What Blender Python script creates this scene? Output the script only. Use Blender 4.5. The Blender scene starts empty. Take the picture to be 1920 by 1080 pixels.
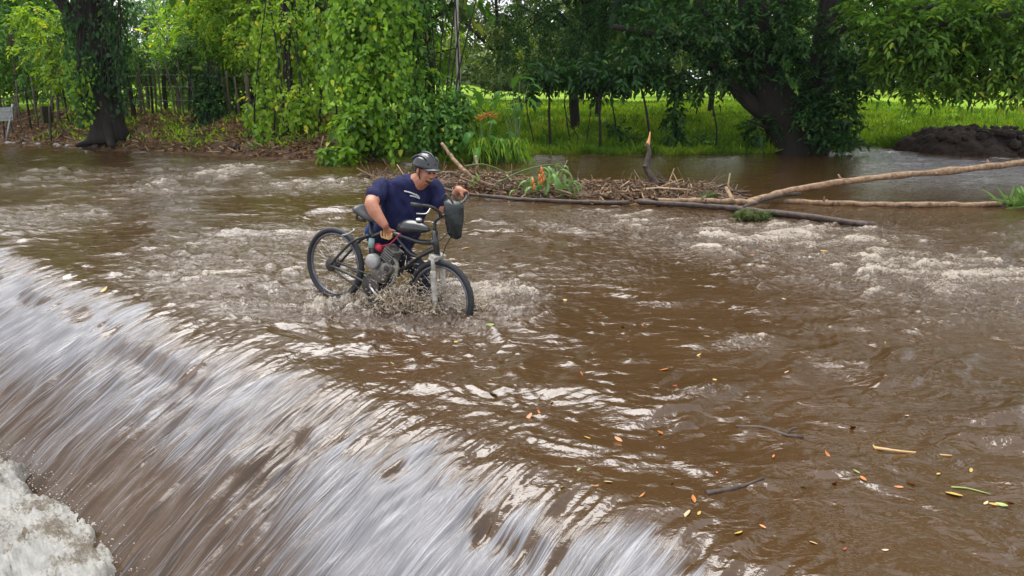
import bpy, math, random
import numpy as np
from mathutils import Vector, Matrix

# ------------------------------------------------------------------ camera, sky, sun, exposure
SC = bpy.context.scene
COL = SC.collection
F_PX, PITCH, CAM_H = 1450.0, math.radians(15.0), 1.9      # focal length in photo pixels (1920 wide)
cam_data = bpy.data.cameras.new('camera')
cam_data.sensor_width = 36.0
cam_data.lens = 36.0 * F_PX / 1920.0
cam_data.clip_start = 0.05
cam_data.clip_end = 2000.0
cam = bpy.data.objects.new('camera', cam_data)
cam.location = (0, 0, CAM_H)
cam.rotation_euler = (math.radians(90) - PITCH, 0, 0)
COL.objects.link(cam)
SC.camera = cam

SUN_EL, SUN_AZ = math.radians(66), math.radians(328)      # high, ahead and to the left (azimuth from +Y, clockwise), veiled by cloud
world = bpy.data.worlds.new('World')
SC.world = world
world.use_nodes = True
wt = world.node_tree
wt.nodes.clear()
wout = wt.nodes.new('ShaderNodeOutputWorld')
wbg = wt.nodes.new('ShaderNodeBackground')
wbg.inputs['Strength'].default_value = 0.105
sky = wt.nodes.new('ShaderNodeTexSky')
sky.sky_type = 'NISHITA'
sky.sun_disc = False
sky.sun_elevation = SUN_EL
sky.sun_rotation = SUN_AZ
sky.air_density = 1.0
sky.dust_density = 4.0
wtc = wt.nodes.new('ShaderNodeTexCoord')
wmap = wt.nodes.new('ShaderNodeMapping')
wmap.inputs['Scale'].default_value = (1.6, 1.6, 3.2)
wno = wt.nodes.new('ShaderNodeTexNoise')
wno.inputs['Scale'].default_value = 1.7
wno.inputs['Detail'].default_value = 6
wno.inputs['Roughness'].default_value = 0.55
wcr = wt.nodes.new('ShaderNodeValToRGB')
wcr.color_ramp.elements[0].position = 0.32
wcr.color_ramp.elements[0].color = (6.6, 7.0, 7.8, 1)
wcr.color_ramp.elements[1].position = 0.68
wcr.color_ramp.elements[1].color = (12.5, 12.4, 12.4, 1)
wmix = wt.nodes.new('ShaderNodeMixRGB')
wmix.inputs[0].default_value = 0.85                        # mostly closed cloud cover over the clear sky
wt.links.new(wtc.outputs['Generated'], wmap.inputs['Vector'])
wt.links.new(wmap.outputs['Vector'], wno.inputs['Vector'])
wt.links.new(wno.outputs['Fac'], wcr.inputs['Fac'])
wt.links.new(sky.outputs['Color'], wmix.inputs[1])
wt.links.new(wcr.outputs['Color'], wmix.inputs[2])
wt.links.new(wmix.outputs['Color'], wbg.inputs['Color'])
wt.links.new(wbg.outputs['Background'], wout.inputs['Surface'])

sun_d = bpy.data.lights.new('sun', 'SUN')
sun_d.energy = 2.8
sun_d.angle = math.radians(45)
sun_d.color = (1.0, 0.975, 0.94)
sun = bpy.data.objects.new('sun', sun_d)
sdir = Vector((math.sin(SUN_AZ) * math.cos(SUN_EL), math.cos(SUN_AZ) * math.cos(SUN_EL), math.sin(SUN_EL)))
sun.rotation_euler = (-sdir).to_track_quat('-Z', 'Y').to_euler()
sun.location = sdir * 50
COL.objects.link(sun)

SC.view_settings.view_transform = 'Standard'
SC.view_settings.look = 'None'
SC.view_settings.exposure = 0.66
SC.view_settings.gamma = 1.0
SC.view_settings.use_curve_mapping = False
SC.render.engine = 'CYCLES'
SC.cycles.max_bounces = 7
SC.cycles.diffuse_bounces = 3
SC.cycles.transmission_bounces = 4
SC.cycles.caustics_reflective = False
SC.cycles.caustics_refractive = False

# ------------------------------------------------------------------ helpers
RNG = np.random.default_rng(7)
random.seed(7)
CP, SP = math.cos(PITCH), math.sin(PITCH)


def P(px, py, t):
    """A place in the world seen at photo pixel (px, py), t metres in front of the camera."""
    u, v = (px - 960) / F_PX, (py - 540) / F_PX
    return np.array([u * t, (CP - v * SP) * t, CAM_H - (SP + v * CP) * t])


def W(px, py, z=0.0):
    v = (py - 540) / F_PX
    return P(px, py, (CAM_H - z) / (SP + v * CP))


def smooth(a, b, x):
    k = np.clip((x - a) / (b - a), 0, 1)
    return k * k * (3 - 2 * k)


def unit(v):
    v = np.asarray(v, float)
    return v / np.maximum(np.linalg.norm(v, axis=-1, keepdims=True), 1e-9)


def np_mesh(name, verts, quads, smooth_shade=True):
    verts = np.asarray(verts, np.float32)
    quads = np.asarray(quads, np.int32)
    me = bpy.data.meshes.new(name)
    n, k = quads.shape
    me.vertices.add(len(verts))
    me.vertices.foreach_set('co', verts.ravel())
    me.loops.add(n * k)
    me.loops.foreach_set('vertex_index', quads.ravel())
    me.polygons.add(n)
    me.polygons.foreach_set('loop_start', np.arange(0, n * k, k, dtype=np.int32))
    if smooth_shade:
        me.polygons.foreach_set('use_smooth', np.ones(n, bool))
    me.update(calc_edges=True)
    return me


def add_attr(me, name, values, kind='FLOAT'):
    at = me.attributes.new(name, kind, 'POINT')
    at.data.foreach_set('value' if kind == 'FLOAT' else 'vector', np.asarray(values, np.float32).ravel())


def link(name, me, mat, parent=None, matrix=None):
    o = bpy.data.objects.new(name, me)
    COL.objects.link(o)
    if mat is not None and not me.materials:
        me.materials.append(mat)
    if parent is not None:
        o.parent = parent
    if matrix is not None:
        o.matrix_world = matrix
    return o


def tag(o, label=None, cat=None, group=None, kind=None):
    if label:
        o['label'] = label
    if cat:
        o['category'] = cat
    if group:
        o['group'] = group
    if kind:
        o['kind'] = kind
    return o


def empty(name, loc, label=None, cat=None, group=None):
    o = bpy.data.objects.new(name, None)
    o.empty_display_size = 0.2
    o.location = loc
    COL.objects.link(o)
    return tag(o, label, cat, group)


class MB:
    """Collects shapes given in world (or local) coordinates and links them as one mesh."""

    def __init__(self):
        self.v, self.f, self.n = [], [], 0

    def add(self, verts, faces):
        self.v += [tuple(map(float, p)) for p in verts]
        self.f += [tuple(i + self.n for i in fc) for fc in faces]
        self.n += len(verts)
        return self

    def rings(self, rings, closed=True, cap=True):
        k = len(rings[0])
        vs = [p for r in rings for p in r]
        fs = []
        for i in range(len(rings) - 1):
            for j in range(k if closed else k - 1):
                a, b = i * k + j, i * k + (j + 1) % k
                fs.append((a, b, b + k, a + k))
        if cap:
            fs.append(tuple(range(k))[::-1])
            fs.append(tuple(range((len(rings) - 1) * k, len(rings) * k)))
        return self.add(vs, fs)

    def tube(self, pts, rads, sides=8, rough=0.0, squash=1.0, rng=None, cap=True):
        pts = np.asarray(pts, float)
        if np.isscalar(rads):
            rads = [rads] * len(pts)
        tang = np.gradient(pts, axis=0)
        tang = unit(tang)
        ref = np.array([0, 0, 1.0]) if abs(tang[0][2]) < 0.9 else np.array([1.0, 0, 0])
        rings = []
        x = unit(np.cross(ref, tang[0]))
        rng = rng or RNG
        ph = rng.uniform(0, 6.28, 3)
        for i, p in enumerate(pts):
            x = unit(x - tang[i] * np.dot(x, tang[i]))
            y = np.cross(tang[i], x)
            ring = []
            for j in range(sides):
                a = 2 * math.pi * j / sides
                r = rads[i] * (1 + rough * (0.6 * math.sin(2 * a + ph[0] + i * 0.7) + 0.5 * math.sin(3 * a + ph[1] - i * 0.5) + rng.normal(0, 0.3)))
                ring.append(p + x * math.cos(a) * r + y * math.sin(a) * r * squash)
            rings.append(ring)
        return self.rings(rings, True, cap)

    def ellipsoid(self, c, ax, ay, az, seg=14, rin=9):
        c, ax, ay, az = (np.asarray(q, float) for q in (c, ax, ay, az))
        rings = []
        for i in range(1, rin):
            th = math.pi * i / rin
            rings.append([c + az * math.cos(th) + (ax * math.cos(2 * math.pi * j / seg) + ay * math.sin(2 * math.pi * j / seg)) * math.sin(th) for j in range(seg)][::-1])
        return self.rings(rings)

    def box(self, c, ex, ey, ez):
        c, ex, ey, ez = (np.asarray(q, float) for q in (c, ex, ey, ez))
        vs = [c + sx * ex + sy * ey + sz * ez for sz in (-1, 1) for sy in (-1, 1) for sx in (-1, 1)]
        return self.add(vs, [(0, 2, 3, 1), (4, 5, 7, 6), (0, 1, 5, 4), (2, 6, 7, 3), (0, 4, 6, 2), (1, 3, 7, 5)])

    def mesh(self, name, smooth_shade=True):
        me = bpy.data.meshes.new(name)
        me.from_pydata(self.v, [], self.f)
        if smooth_shade:
            me.polygons.foreach_set('use_smooth', np.ones(len(me.polygons), bool))
        me.update()
        return me

    def build(self, name, mat, parent=None, smooth_shade=True, offset=None):
        if offset is not None:
            off = np.asarray(offset, float)
            self.v = [tuple(np.asarray(q) - off) for q in self.v]
        return link(name, self.mesh(name, smooth_shade), mat, parent)

    def remeshed(self, name, mat, parent=None, voxel=0.012, it=4):
        """One continuous skin over everything collected."""
        o = bpy.data.objects.new(name, self.mesh(name))
        COL.objects.link(o)
        m = o.modifiers.new('r', 'REMESH')
        m.mode = 'VOXEL'
        m.voxel_size = voxel
        m.use_smooth_shade = True
        s = o.modifiers.new('s', 'SMOOTH')
        s.iterations = it
        s.factor = 0.5
        dg = bpy.context.evaluated_depsgraph_get()
        me = bpy.data.meshes.new_from_object(o.evaluated_get(dg))
        bpy.data.objects.remove(o)
        me.polygons.foreach_set('use_smooth', np.ones(len(me.polygons), bool))
        me.materials.clear()
        return link(name, me, mat, parent)


def bez(pts, n):
    """Smooth path (Catmull-Rom) through pts."""
    pts = [np.asarray(p, float) for p in pts]
    q = [2 * pts[0] - pts[1]] + pts + [2 * pts[-1] - pts[-2]]
    out = []
    segs = len(pts) - 1
    for i in range(n):
        s = i / (n - 1) * segs
        k = min(int(s), segs - 1)
        t = s - k
        a, b, c, d = q[k:k + 4]
        out.append(0.5 * (2 * b + (c - a) * t + (2 * a - 5 * b + 4 * c - d) * t * t + (3 * b - a - 3 * c + d) * t ** 3))
    return np.array(out)


# ------------------------------------------------------------------ materials
def nodes(name):
    m = bpy.data.materials.new(name)
    m.use_nodes = True
    nt = m.node_tree
    return m, nt, nt.nodes, nt.links, nt.nodes['Principled BSDF']


def plain(name, c1, c2=None, rough=0.6, metal=0.0, scale=12.0, bump=0.0, spec=0.5, stretch=(1, 1, 1), detail=5):
    m, nt, N, L, b = nodes(name)
    b.inputs['Roughness'].default_value = rough
    b.inputs['Metallic'].default_value = metal
    b.inputs['Specular IOR Level'].default_value = spec
    tc = N.new('ShaderNodeTexCoord')
    mp = N.new('ShaderNodeMapping')
    mp.inputs['Scale'].default_value = stretch
    no = N.new('ShaderNodeTexNoise')
    no.inputs['Scale'].default_value = scale
    no.inputs['Detail'].default_value = detail
    no.inputs['Roughness'].default_value = 0.65
    cr = N.new('ShaderNodeValToRGB')
    cr.color_ramp.elements[0].position = 0.33
    cr.color_ramp.elements[1].position = 0.67
    cr.color_ramp.elements[0].color = (*c1, 1)
    cr.color_ramp.elements[1].color = (*(c2 or tuple(x * 1.35 for x in c1)), 1)
    L.new(tc.outputs['Object'], mp.inputs['Vector'])
    L.new(mp.outputs['Vector'], no.inputs['Vector'])
    L.new(no.outputs['Fac'], cr.inputs['Fac'])
    L.new(cr.outputs['Color'], b.inputs['Base Color'])
    if bump:
        bp = N.new('ShaderNodeBump')
        bp.inputs['Strength'].default_value = 0.8
        bp.inputs['Distance'].default_value = bump
        L.new(no.outputs['Fac'], bp.inputs['Height'])
        L.new(bp.outputs['Normal'], b.inputs['Normal'])
    return m


def leafy(name, c1, c2, c3=None, trans=0.35, rough=0.42):
    m, nt, N, L, b = nodes(name)
    b.inputs['Roughness'].default_value = rough
    b.inputs['Specular IOR Level'].default_value = 0.25
    at = N.new('ShaderNodeAttribute')
    at.attribute_name = 'tint'
    cr = N.new('ShaderNodeValToRGB')
    cr.color_ramp.elements[0].color = (*c1, 1)
    cr.color_ramp.elements[1].color = (*c2, 1)
    cr.color_ramp.elements[1].position = 0.9
    if c3:
        e = cr.color_ramp.elements.new(0.97)
        e.color = (*c3, 1)
    tr = N.new('ShaderNodeBsdfTranslucent')
    mx = N.new('ShaderNodeMixShader')
    mx.inputs[0].default_value = trans
    gm = N.new('ShaderNodeMixRGB')
    gm.blend_type = 'MULTIPLY'
    gm.inputs[0].default_value = 1.0
    gm.inputs[2].default_value = (1.5, 1.35, 0.6, 1)
    L.new(at.outputs['Fac'], cr.inputs['Fac'])
    L.new(cr.outputs['Color'], b.inputs['Base Color'])
    L.new(cr.outputs['Color'], gm.inputs[1])
    L.new(gm.outputs['Color'], tr.inputs['Color'])
    L.new(b.outputs['BSDF'], mx.inputs[1])
    L.new(tr.outputs['BSDF'], mx.inputs[2])
    L.new(mx.outputs['Shader'], N['Material Output'].inputs['Surface'])
    return m


M = {}
M['leaf_bright'] = leafy('leaf_bright', (0.0464, 0.1304, 0.0104), (0.3430, 0.5606, 0.0416), (0.6862, 0.5980, 0.0747), trans=0.5)
M['leaf_mid'] = leafy('leaf_mid', (0.0182, 0.0686, 0.0112), (0.1376, 0.3211, 0.0403), (0.3650, 0.4056, 0.0507))
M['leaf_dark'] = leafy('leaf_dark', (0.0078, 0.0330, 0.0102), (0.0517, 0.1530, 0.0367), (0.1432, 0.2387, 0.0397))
M['leaf_vine'] = leafy('leaf_vine', (0.0260, 0.0858, 0.0072), (0.2502, 0.4745, 0.0309), (0.5125, 0.6206, 0.0547), trans=0.42)
M['leaf_hazed'] = leafy('leaf_hazed', (0.052, 0.130, 0.058), (0.143, 0.273, 0.091), None, 0.3)  # pale bluish green, the haze of distance put into the leaf colour
M['leaf_olive'] = leafy('leaf_olive', (0.046, 0.094, 0.023), (0.1685, 0.2496, 0.0552), (0.3370, 0.3120, 0.0780))
M['leaf_big'] = leafy('leaf_big', (0.029, 0.117, 0.021), (0.117, 0.299, 0.046), None, 0.3, 0.3)
M['leaf_fallen'] = leafy('leaf_fallen', (0.065, 0.18, 0.035), (0.24, 0.40, 0.13), None, 0.25, 0.35)
M['grass'] = leafy('grass', (0.07, 0.165, 0.009), (0.27, 0.41, 0.018), (0.36, 0.44, 0.03), 0.3, 0.5)
M['litter'] = leafy('litter', (0.10, 0.055, 0.028), (0.33, 0.20, 0.10), (0.13, 0.22, 0.03), 0.1, 0.7)
M['bract'] = plain('bract', (0.50, 0.09, 0.012), (0.62, 0.20, 0.025), 0.45, scale=30)
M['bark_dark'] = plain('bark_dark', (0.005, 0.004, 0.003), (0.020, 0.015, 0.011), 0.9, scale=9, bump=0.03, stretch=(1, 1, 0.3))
M['bark_mid'] = plain('bark_mid', (0.055, 0.042, 0.030), (0.14, 0.11, 0.08), 0.85, scale=10, bump=0.02, stretch=(1, 1, 0.3))
M['bark_pale'] = plain('bark_pale', (0.26, 0.24, 0.20), (0.48, 0.46, 0.41), 0.8, scale=8, bump=0.01, stretch=(1, 1, 0.4))
M['wood_tan'] = plain('wood_tan', (0.11, 0.065, 0.036), (0.42, 0.28, 0.17), 0.75, scale=16, bump=0.02, detail=9)
M['wood_dark'] = plain('wood_dark', (0.018, 0.012, 0.010), (0.095, 0.062, 0.048), 0.6, scale=14, bump=0.02, detail=9)
M['wood_raw'] = plain('wood_raw', (0.55, 0.22, 0.07), (0.75, 0.38, 0.14), 0.6, scale=14, stretch=(1, 1, 0.3))
M['twig'] = plain('twig', (0.075, 0.042, 0.024), (0.34, 0.21, 0.125), 0.75, scale=3.0)
m_, nt_, N_, L_, b_ = nodes('twig_mixed')
gi = N_.new('ShaderNodeNewGeometry'); cr_ = N_.new('ShaderNodeValToRGB')
for pos_, col_ in ((0.0, (0.022, 0.014, 0.010)), (0.35, (0.075, 0.045, 0.028)), (0.7, (0.17, 0.105, 0.062)), (0.95, (0.36, 0.25, 0.15))):
    e_ = cr_.color_ramp.elements.new(pos_); e_.color = (*col_, 1)
L_.new(gi.outputs['Random Per Island'], cr_.inputs['Fac']); L_.new(cr_.outputs['Color'], b_.inputs['Base Color'])
b_.inputs['Roughness'].default_value = 0.7
cr_.color_ramp.elements.remove(cr_.color_ramp.elements[0]) if cr_.color_ramp.elements[0].color[0] == 0 else None
cr_.color_ramp.elements.remove(cr_.color_ramp.elements[-1]) if cr_.color_ramp.elements[-1].color[0] > 0.9 else None
M['twig_mixed'] = m_
M['moss'] = plain('moss', (0.025, 0.034, 0.008), (0.07, 0.085, 0.02), 0.95, scale=30, bump=0.02)
M['mud'] = plain('mud', (0.010, 0.0065, 0.005), (0.050, 0.028, 0.020), 0.9, scale=7, bump=0.08, detail=9)
M['stone'] = plain('stone', (0.16, 0.14, 0.12), (0.38, 0.35, 0.32), 0.85, scale=9, bump=0.01)
M['stone_white'] = plain('stone_white', (0.55, 0.53, 0.48), (0.72, 0.70, 0.66), 0.85, scale=9)
M['metal_grey'] = plain('metal_grey', (0.22, 0.24, 0.24), (0.34, 0.36, 0.35), 0.5, 0.3)
M['post_dark'] = plain('post_dark', (0.030, 0.026, 0.018), (0.075, 0.065, 0.04), 0.7)
M['skin'] = plain('skin', (0.36, 0.145, 0.085), (0.48, 0.22, 0.14), 0.5, scale=16)
M['navy'] = plain('navy', (0.008, 0.010, 0.042), (0.016, 0.019, 0.070), 0.85, scale=25, bump=0.004, spec=0.2)
M['trouser'] = plain('trouser', (0.009, 0.010, 0.018), (0.020, 0.022, 0.038), 0.8, scale=25, bump=0.004, spec=0.3)
M['denim'] = plain('denim', (0.012, 0.03, 0.12), (0.02, 0.05, 0.2), 0.8, scale=30)
M['white_cloth'] = plain('white_cloth', (0.55, 0.56, 0.58), (0.7, 0.7, 0.72), 0.6)
M['hair'] = plain('hair', (0.008, 0.006, 0.005), (0.02, 0.015, 0.012), 0.6)
M['teeth'] = plain('teeth', (0.32, 0.27, 0.22), None, 0.5)
M['helmet'] = plain('helmet', (0.008, 0.009, 0.011), (0.022, 0.025, 0.029), 0.22, scale=9, spec=0.7)
M['visor'] = plain('visor', (0.03, 0.035, 0.042), (0.06, 0.068, 0.078), 0.3)
M['rubber'] = plain('rubber', (0.010, 0.011, 0.014), (0.026, 0.028, 0.034), 0.6, scale=40)
M['rim'] = plain('rim', (0.10, 0.10, 0.12), (0.2, 0.2, 0.23), 0.35, 0.7)
M['chrome'] = plain('chrome', (0.42, 0.42, 0.42), (0.6, 0.6, 0.6), 0.28, 0.9)
M['frame_black'] = plain('frame_black', (0.010, 0.012, 0.014), (0.022, 0.026, 0.030), 0.28, spec=0.7)
M['fork_white'] = plain('fork_white', (0.26, 0.24, 0.20), (0.55, 0.55, 0.51), 0.4, scale=20)
M['engine'] = plain('engine', (0.09, 0.085, 0.075), (0.26, 0.25, 0.24), 0.55, 0.4, scale=22)
M['engine_pale'] = plain('engine_pale', (0.30, 0.30, 0.29), (0.42, 0.42, 0.41), 0.5, 0.2, scale=22)
M['engine_dark'] = plain('engine_dark', (0.03, 0.03, 0.03), (0.08, 0.075, 0.07), 0.5, 0.4)
M['red'] = plain('red', (0.35, 0.012, 0.03), (0.5, 0.03, 0.06), 0.4)
M['teal'] = plain('teal', (0.16, 0.30, 0.30), (0.3, 0.42, 0.42), 0.4)
M['saddle'] = plain('saddle', (0.030, 0.034, 0.040), (0.07, 0.075, 0.085), 0.45)
M['bag'] = plain('bag', (0.006, 0.010, 0.011), (0.020, 0.028, 0.030), 0.35, scale=14, bump=0.02)
M['straw'] = plain('straw', (0.42, 0.26, 0.10), (0.55, 0.36, 0.16), 0.7)
for nm, a, b_ in (('drift_orange', (0.36, 0.10, 0.015), (0.50, 0.19, 0.04)), ('drift_yellow', (0.42, 0.25, 0.04), (0.55, 0.38, 0.10)),
                  ('drift_green', (0.20, 0.28, 0.06), (0.30, 0.36, 0.12)), ('drift_tan', (0.45, 0.30, 0.15), (0.6, 0.45, 0.28)), ('drift_red', (0.24, 0.04, 0.015), (0.32, 0.08, 0.03))):
    M[nm] = plain(nm, a, b_, 0.4, scale=30)


def water_material():
    m, nt, N, L, b = nodes('water')
    b.inputs['IOR'].default_value = 1.58
    tc = N.new('ShaderNodeTexCoord')
    fl = N.new('ShaderNodeAttribute'); fl.attribute_name = 'flow'
    fo = N.new('ShaderNodeAttribute'); fo.attribute_name = 'foam_glint'
    ch = N.new('ShaderNodeAttribute'); ch.attribute_name = 'chop'
    wh = N.new('ShaderNodeAttribute'); wh.attribute_name = 'silk'

    def noise(vec, scale, detail, rough=0.6, dist=0.0):
        n = N.new('ShaderNodeTexNoise')
        n.inputs['Scale'].default_value = scale
        n.inputs['Detail'].default_value = detail
        n.inputs['Roughness'].default_value = rough
        n.inputs['Distortion'].default_value = dist
        L.new(vec, n.inputs['Vector'])
        return n.outputs['Fac']

    def mapped(vec, sc):
        mp = N.new('ShaderNodeMapping')
        mp.inputs['Scale'].default_value = sc
        L.new(vec, mp.inputs['Vector'])
        return mp.outputs['Vector']

    def math_(op, a, b2, clamp=False):
        n = N.new('ShaderNodeMath'); n.operation = op; n.use_clamp = clamp
        for i, q in enumerate((a, b2)):
            if isinstance(q, (int, float)):
                n.inputs[i].default_value = q
            else:
                L.new(q, n.inputs[i])
        return n.outputs[0]

    def mix(f, a, b2):
        n = N.new('ShaderNodeMixRGB')
        L.new(f, n.inputs[0])
        for i, q in ((1, a), (2, b2)):
            if isinstance(q, tuple):
                n.inputs[i].default_value = (*q, 1)
            else:
                L.new(q, n.inputs[i])
        return n.outputs[0]

    obj = tc.outputs['Object']
    mud = mix(noise(obj, 0.8, 5), (0.044, 0.0215, 0.0075), (0.072, 0.0385, 0.0145))
    # bubbles in broken water, with sky glints painted in: tan white, in torn clumps
    fn = noise(mapped(obj, (0.9, 1.0, 1.0)), 26, 8, 0.75, 1.2)
    ff = math_('MULTIPLY', math_('SUBTRACT', math_('ADD', fn, math_('MULTIPLY', fo.outputs['Fac'], 0.36)), 0.72), 5.0, True)
    # long threads of air down the fall, the sky's sheen put into their colour
    s1 = noise(mapped(fl.outputs['Vector'], (16, 0.9, 1)), 1.0, 5, 0.62, 0.15)
    s2 = noise(mapped(fl.outputs['Vector'], (105, 1.8, 1)), 1.0, 4, 0.6, 0.1)
    sm = math_('ADD', math_('MULTIPLY', s1, 0.5), math_('MULTIPLY', s2, 0.5))
    sf = math_('MULTIPLY', math_('SUBTRACT', math_('ADD', sm, math_('MULTIPLY', wh.outputs['Fac'], 0.5)), 0.65), 5.5, True)
    c1 = mix(ff, mud, (0.40, 0.345, 0.28))
    thr = math_('MULTIPLY', math_('MULTIPLY', math_('SUBTRACT', math_('ADD', math_('MULTIPLY', s2, 0.7), math_('MULTIPLY', s1, 0.3)), 0.53), 7.0, True), math_('MULTIPLY', wh.outputs['Fac'], 1.5, True), True)
    c2 = mix(thr, mix(sf, c1, (0.160, 0.157, 0.168)), (0.37, 0.37, 0.39))
    L.new(c2, b.inputs['Base Color'])
    r = math_('ADD', math_('MULTIPLY', math_('MAXIMUM', ff, math_('MULTIPLY', sf, 0.5)), 0.45), 0.045)
    L.new(r, b.inputs['Roughness'])
    # ripples too fine for the mesh, drawn out along the flow over the lip
    calmb = math_('ADD', noise(mapped(obj, (0.6, 1.2, 1)), 8, 4, 0.5, 0.5), math_('MULTIPLY', noise(obj, 26, 3, 0.55), 0.18))
    crink = math_('MULTIPLY', noise(obj, 13, 5, 0.62, 1.0), math_('MULTIPLY', ch.outputs['Fac'], 2.4))
    hb = math_('ADD', math_('MULTIPLY', calmb, math_('ADD', math_('MULTIPLY', ch.outputs['Fac'], 0.6), 0.8)), crink)
    lip = math_('MULTIPLY', wh.outputs['Fac'], 1.6, True)
    hm = N.new('ShaderNodeMixRGB')
    L.new(lip, hm.inputs[0]); L.new(hb, hm.inputs[1]); L.new(sm, hm.inputs[2])
    bp = N.new('ShaderNodeBump')
    bp.inputs['Strength'].default_value = 0.8
    bp.inputs['Distance'].default_value = 0.030
    L.new(hm.outputs[0], bp.inputs['Height'])
    L.new(bp.outputs['Normal'], b.inputs['Normal'])
    return m


def froth_material():
    m, nt, N, L, b = nodes('froth')
    tc = N.new('ShaderNodeTexCoord')
    no = N.new('ShaderNodeTexNoise'); no.inputs['Scale'].default_value = 38; no.inputs['Detail'].default_value = 8; no.inputs['Roughness'].default_value = 0.72; no.inputs['Distortion'].default_value = 0.6
    lo = N.new('ShaderNodeTexNoise'); lo.inputs['Scale'].default_value = 3.2; lo.inputs['Detail'].default_value = 3
    ad = N.new('ShaderNodeMath'); ad.operation = 'ADD'
    cr = N.new('ShaderNodeValToRGB')
    cr.color_ramp.elements[0].position = 0.80; cr.color_ramp.elements[0].color = (0.10, 0.075, 0.045, 1)
    cr.color_ramp.elements[1].position = 1.06; cr.color_ramp.elements[1].color = (0.30, 0.295, 0.272, 1)
    bp = N.new('ShaderNodeBump'); bp.inputs['Distance'].default_value = 0.010; bp.inputs['Strength'].default_value = 0.8
    L.new(tc.outputs['Object'], no.inputs['Vector']); L.new(tc.outputs['Object'], lo.inputs['Vector'])
    L.new(no.outputs['Fac'], ad.inputs[0]); L.new(lo.outputs['Fac'], ad.inputs[1])
    L.new(ad.outputs[0], cr.inputs['Fac']); L.new(cr.outputs['Color'], b.inputs['Base Color'])
    L.new(no.outputs['Fac'], bp.inputs['Height']); L.new(bp.outputs['Normal'], b.inputs['Normal'])
    b.inputs['Roughness'].default_value = 0.55
    return m


M['water'] = water_material()
M['froth'] = froth_material()
M['spray'] = plain('spray', (0.24, 0.17, 0.10), (0.60, 0.52, 0.41), 0.25, scale=30)

# ------------------------------------------------------------------ the river: fields of waves
O2, EA, EN = np.array([-1.46, 4.98]), np.array([0.755, -0.656]), np.array([-0.656, -0.755])   # weir crest: origin, along, downstream


def fft_noise(n, L, l0, l1, p, seed, ax=1.0, ay=1.0):
    rg = np.random.default_rng(seed)
    k = np.fft.fftfreq(n, L / n)
    kx, ky = np.meshgrid(k * ax, k * ay, indexing='ij')
    kk = np.sqrt(kx ** 2 + ky ** 2) + 1e-9
    amp = np.where((kk > 1 / l1) & (kk < 1 / l0), kk ** (-p), 0)
    z = np.fft.ifft2(np.fft.fft2(rg.normal(size=(n, n))) * amp).real
    return z / z.std(), L


def samp(tile, x, y):
    z, L = tile
    n = z.shape[0]
    fx, fy = np.mod(x / L, 1) * n, np.mod(y / L, 1) * n
    ix, iy = fx.astype(int) % n, fy.astype(int) % n
    dx, dy = fx - np.floor(fx), fy - np.floor(fy)
    jx, jy = (ix + 1) % n, (iy + 1) % n
    return (z[ix, iy] * (1 - dx) + z[jx, iy] * dx) * (1 - dy) + (z[ix, jy] * (1 - dx) + z[jx, jy] * dx) * dy


N_BIG = fft_noise(512, 11.0, 0.30, 1.6, 1.3, 1, 2.1, 0.85)
N_MID = fft_noise(1024, 7.3, 0.07, 0.45, 1.5, 2, 1.9, 0.9)
N_FINE = fft_noise(1024, 3.1, 0.035, 0.14, 1.0, 3)
N_LOW = fft_noise(256, 23.0, 1.5, 9.0, 1.2, 4)
N_STR = fft_noise(1024, 9.0, 0.025, 0.6, 0.9, 5, 1.0, 9.0)
N_STR2 = fft_noise(1024, 6.1, 0.05, 1.2, 1.0, 6, 1.0, 5.0)

# rapids and slack water, placed on the river (photo pixel centre, half sizes) -> world ellipses
ROUGH = [(1450, 440, 330, 40, 1.0), (1730, 505, 290, 60, 1.0), (1160, 412, 200, 26, 0.75), (1330, 445, 120, 40, 0.8),
         (430, 318, 130, 16, 1.0), (590, 345, 130, 16, 0.9), (300, 352, 150, 18, 0.5), (60, 408, 170, 30, 0.55), (470, 480, 200, 75, 0.5), (120, 330, 160, 22, 0.4),
         (640, 568, 140, 28, 1.25), (500, 560, 130, 34, 0.7), (770, 588, 140, 18, 1.3), (925, 555, 95, 40, 1.1), (840, 610, 150, 16, 0.6), (1130, 500, 160, 40, 0.35),
         (1400, 640, 60, 18, 0.5), (1560, 690, 90, 25, 0.4), (1320, 740, 80, 16, 0.4)]
CALM = [(1500, 325, 620, 42, 0.85), (1000, 330, 200, 30, 0.7), (640, 318, 60, 12, 0.5), (1720, 305, 330, 36, 0.8)]


def ellipses(x, y, lst):
    out = np.zeros_like(x)
    for px, py, rx, ry, s in lst:
        c = W(px, py)
        wx = abs(W(px + rx, py)[0] - c[0])
        wy = max(abs(W(px, py - ry)[1] - c[1]), abs(W(px, py + ry)[1] - c[1]))
        out = np.maximum(out, s * np.exp(-(((x - c[0]) / wx) ** 2 + ((y - c[1]) / wy) ** 2)))
    return out


def fall_profile(s):
    k = np.clip(s + 0.04, 0, None)
    return -0.38 * k ** 1.6


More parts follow.
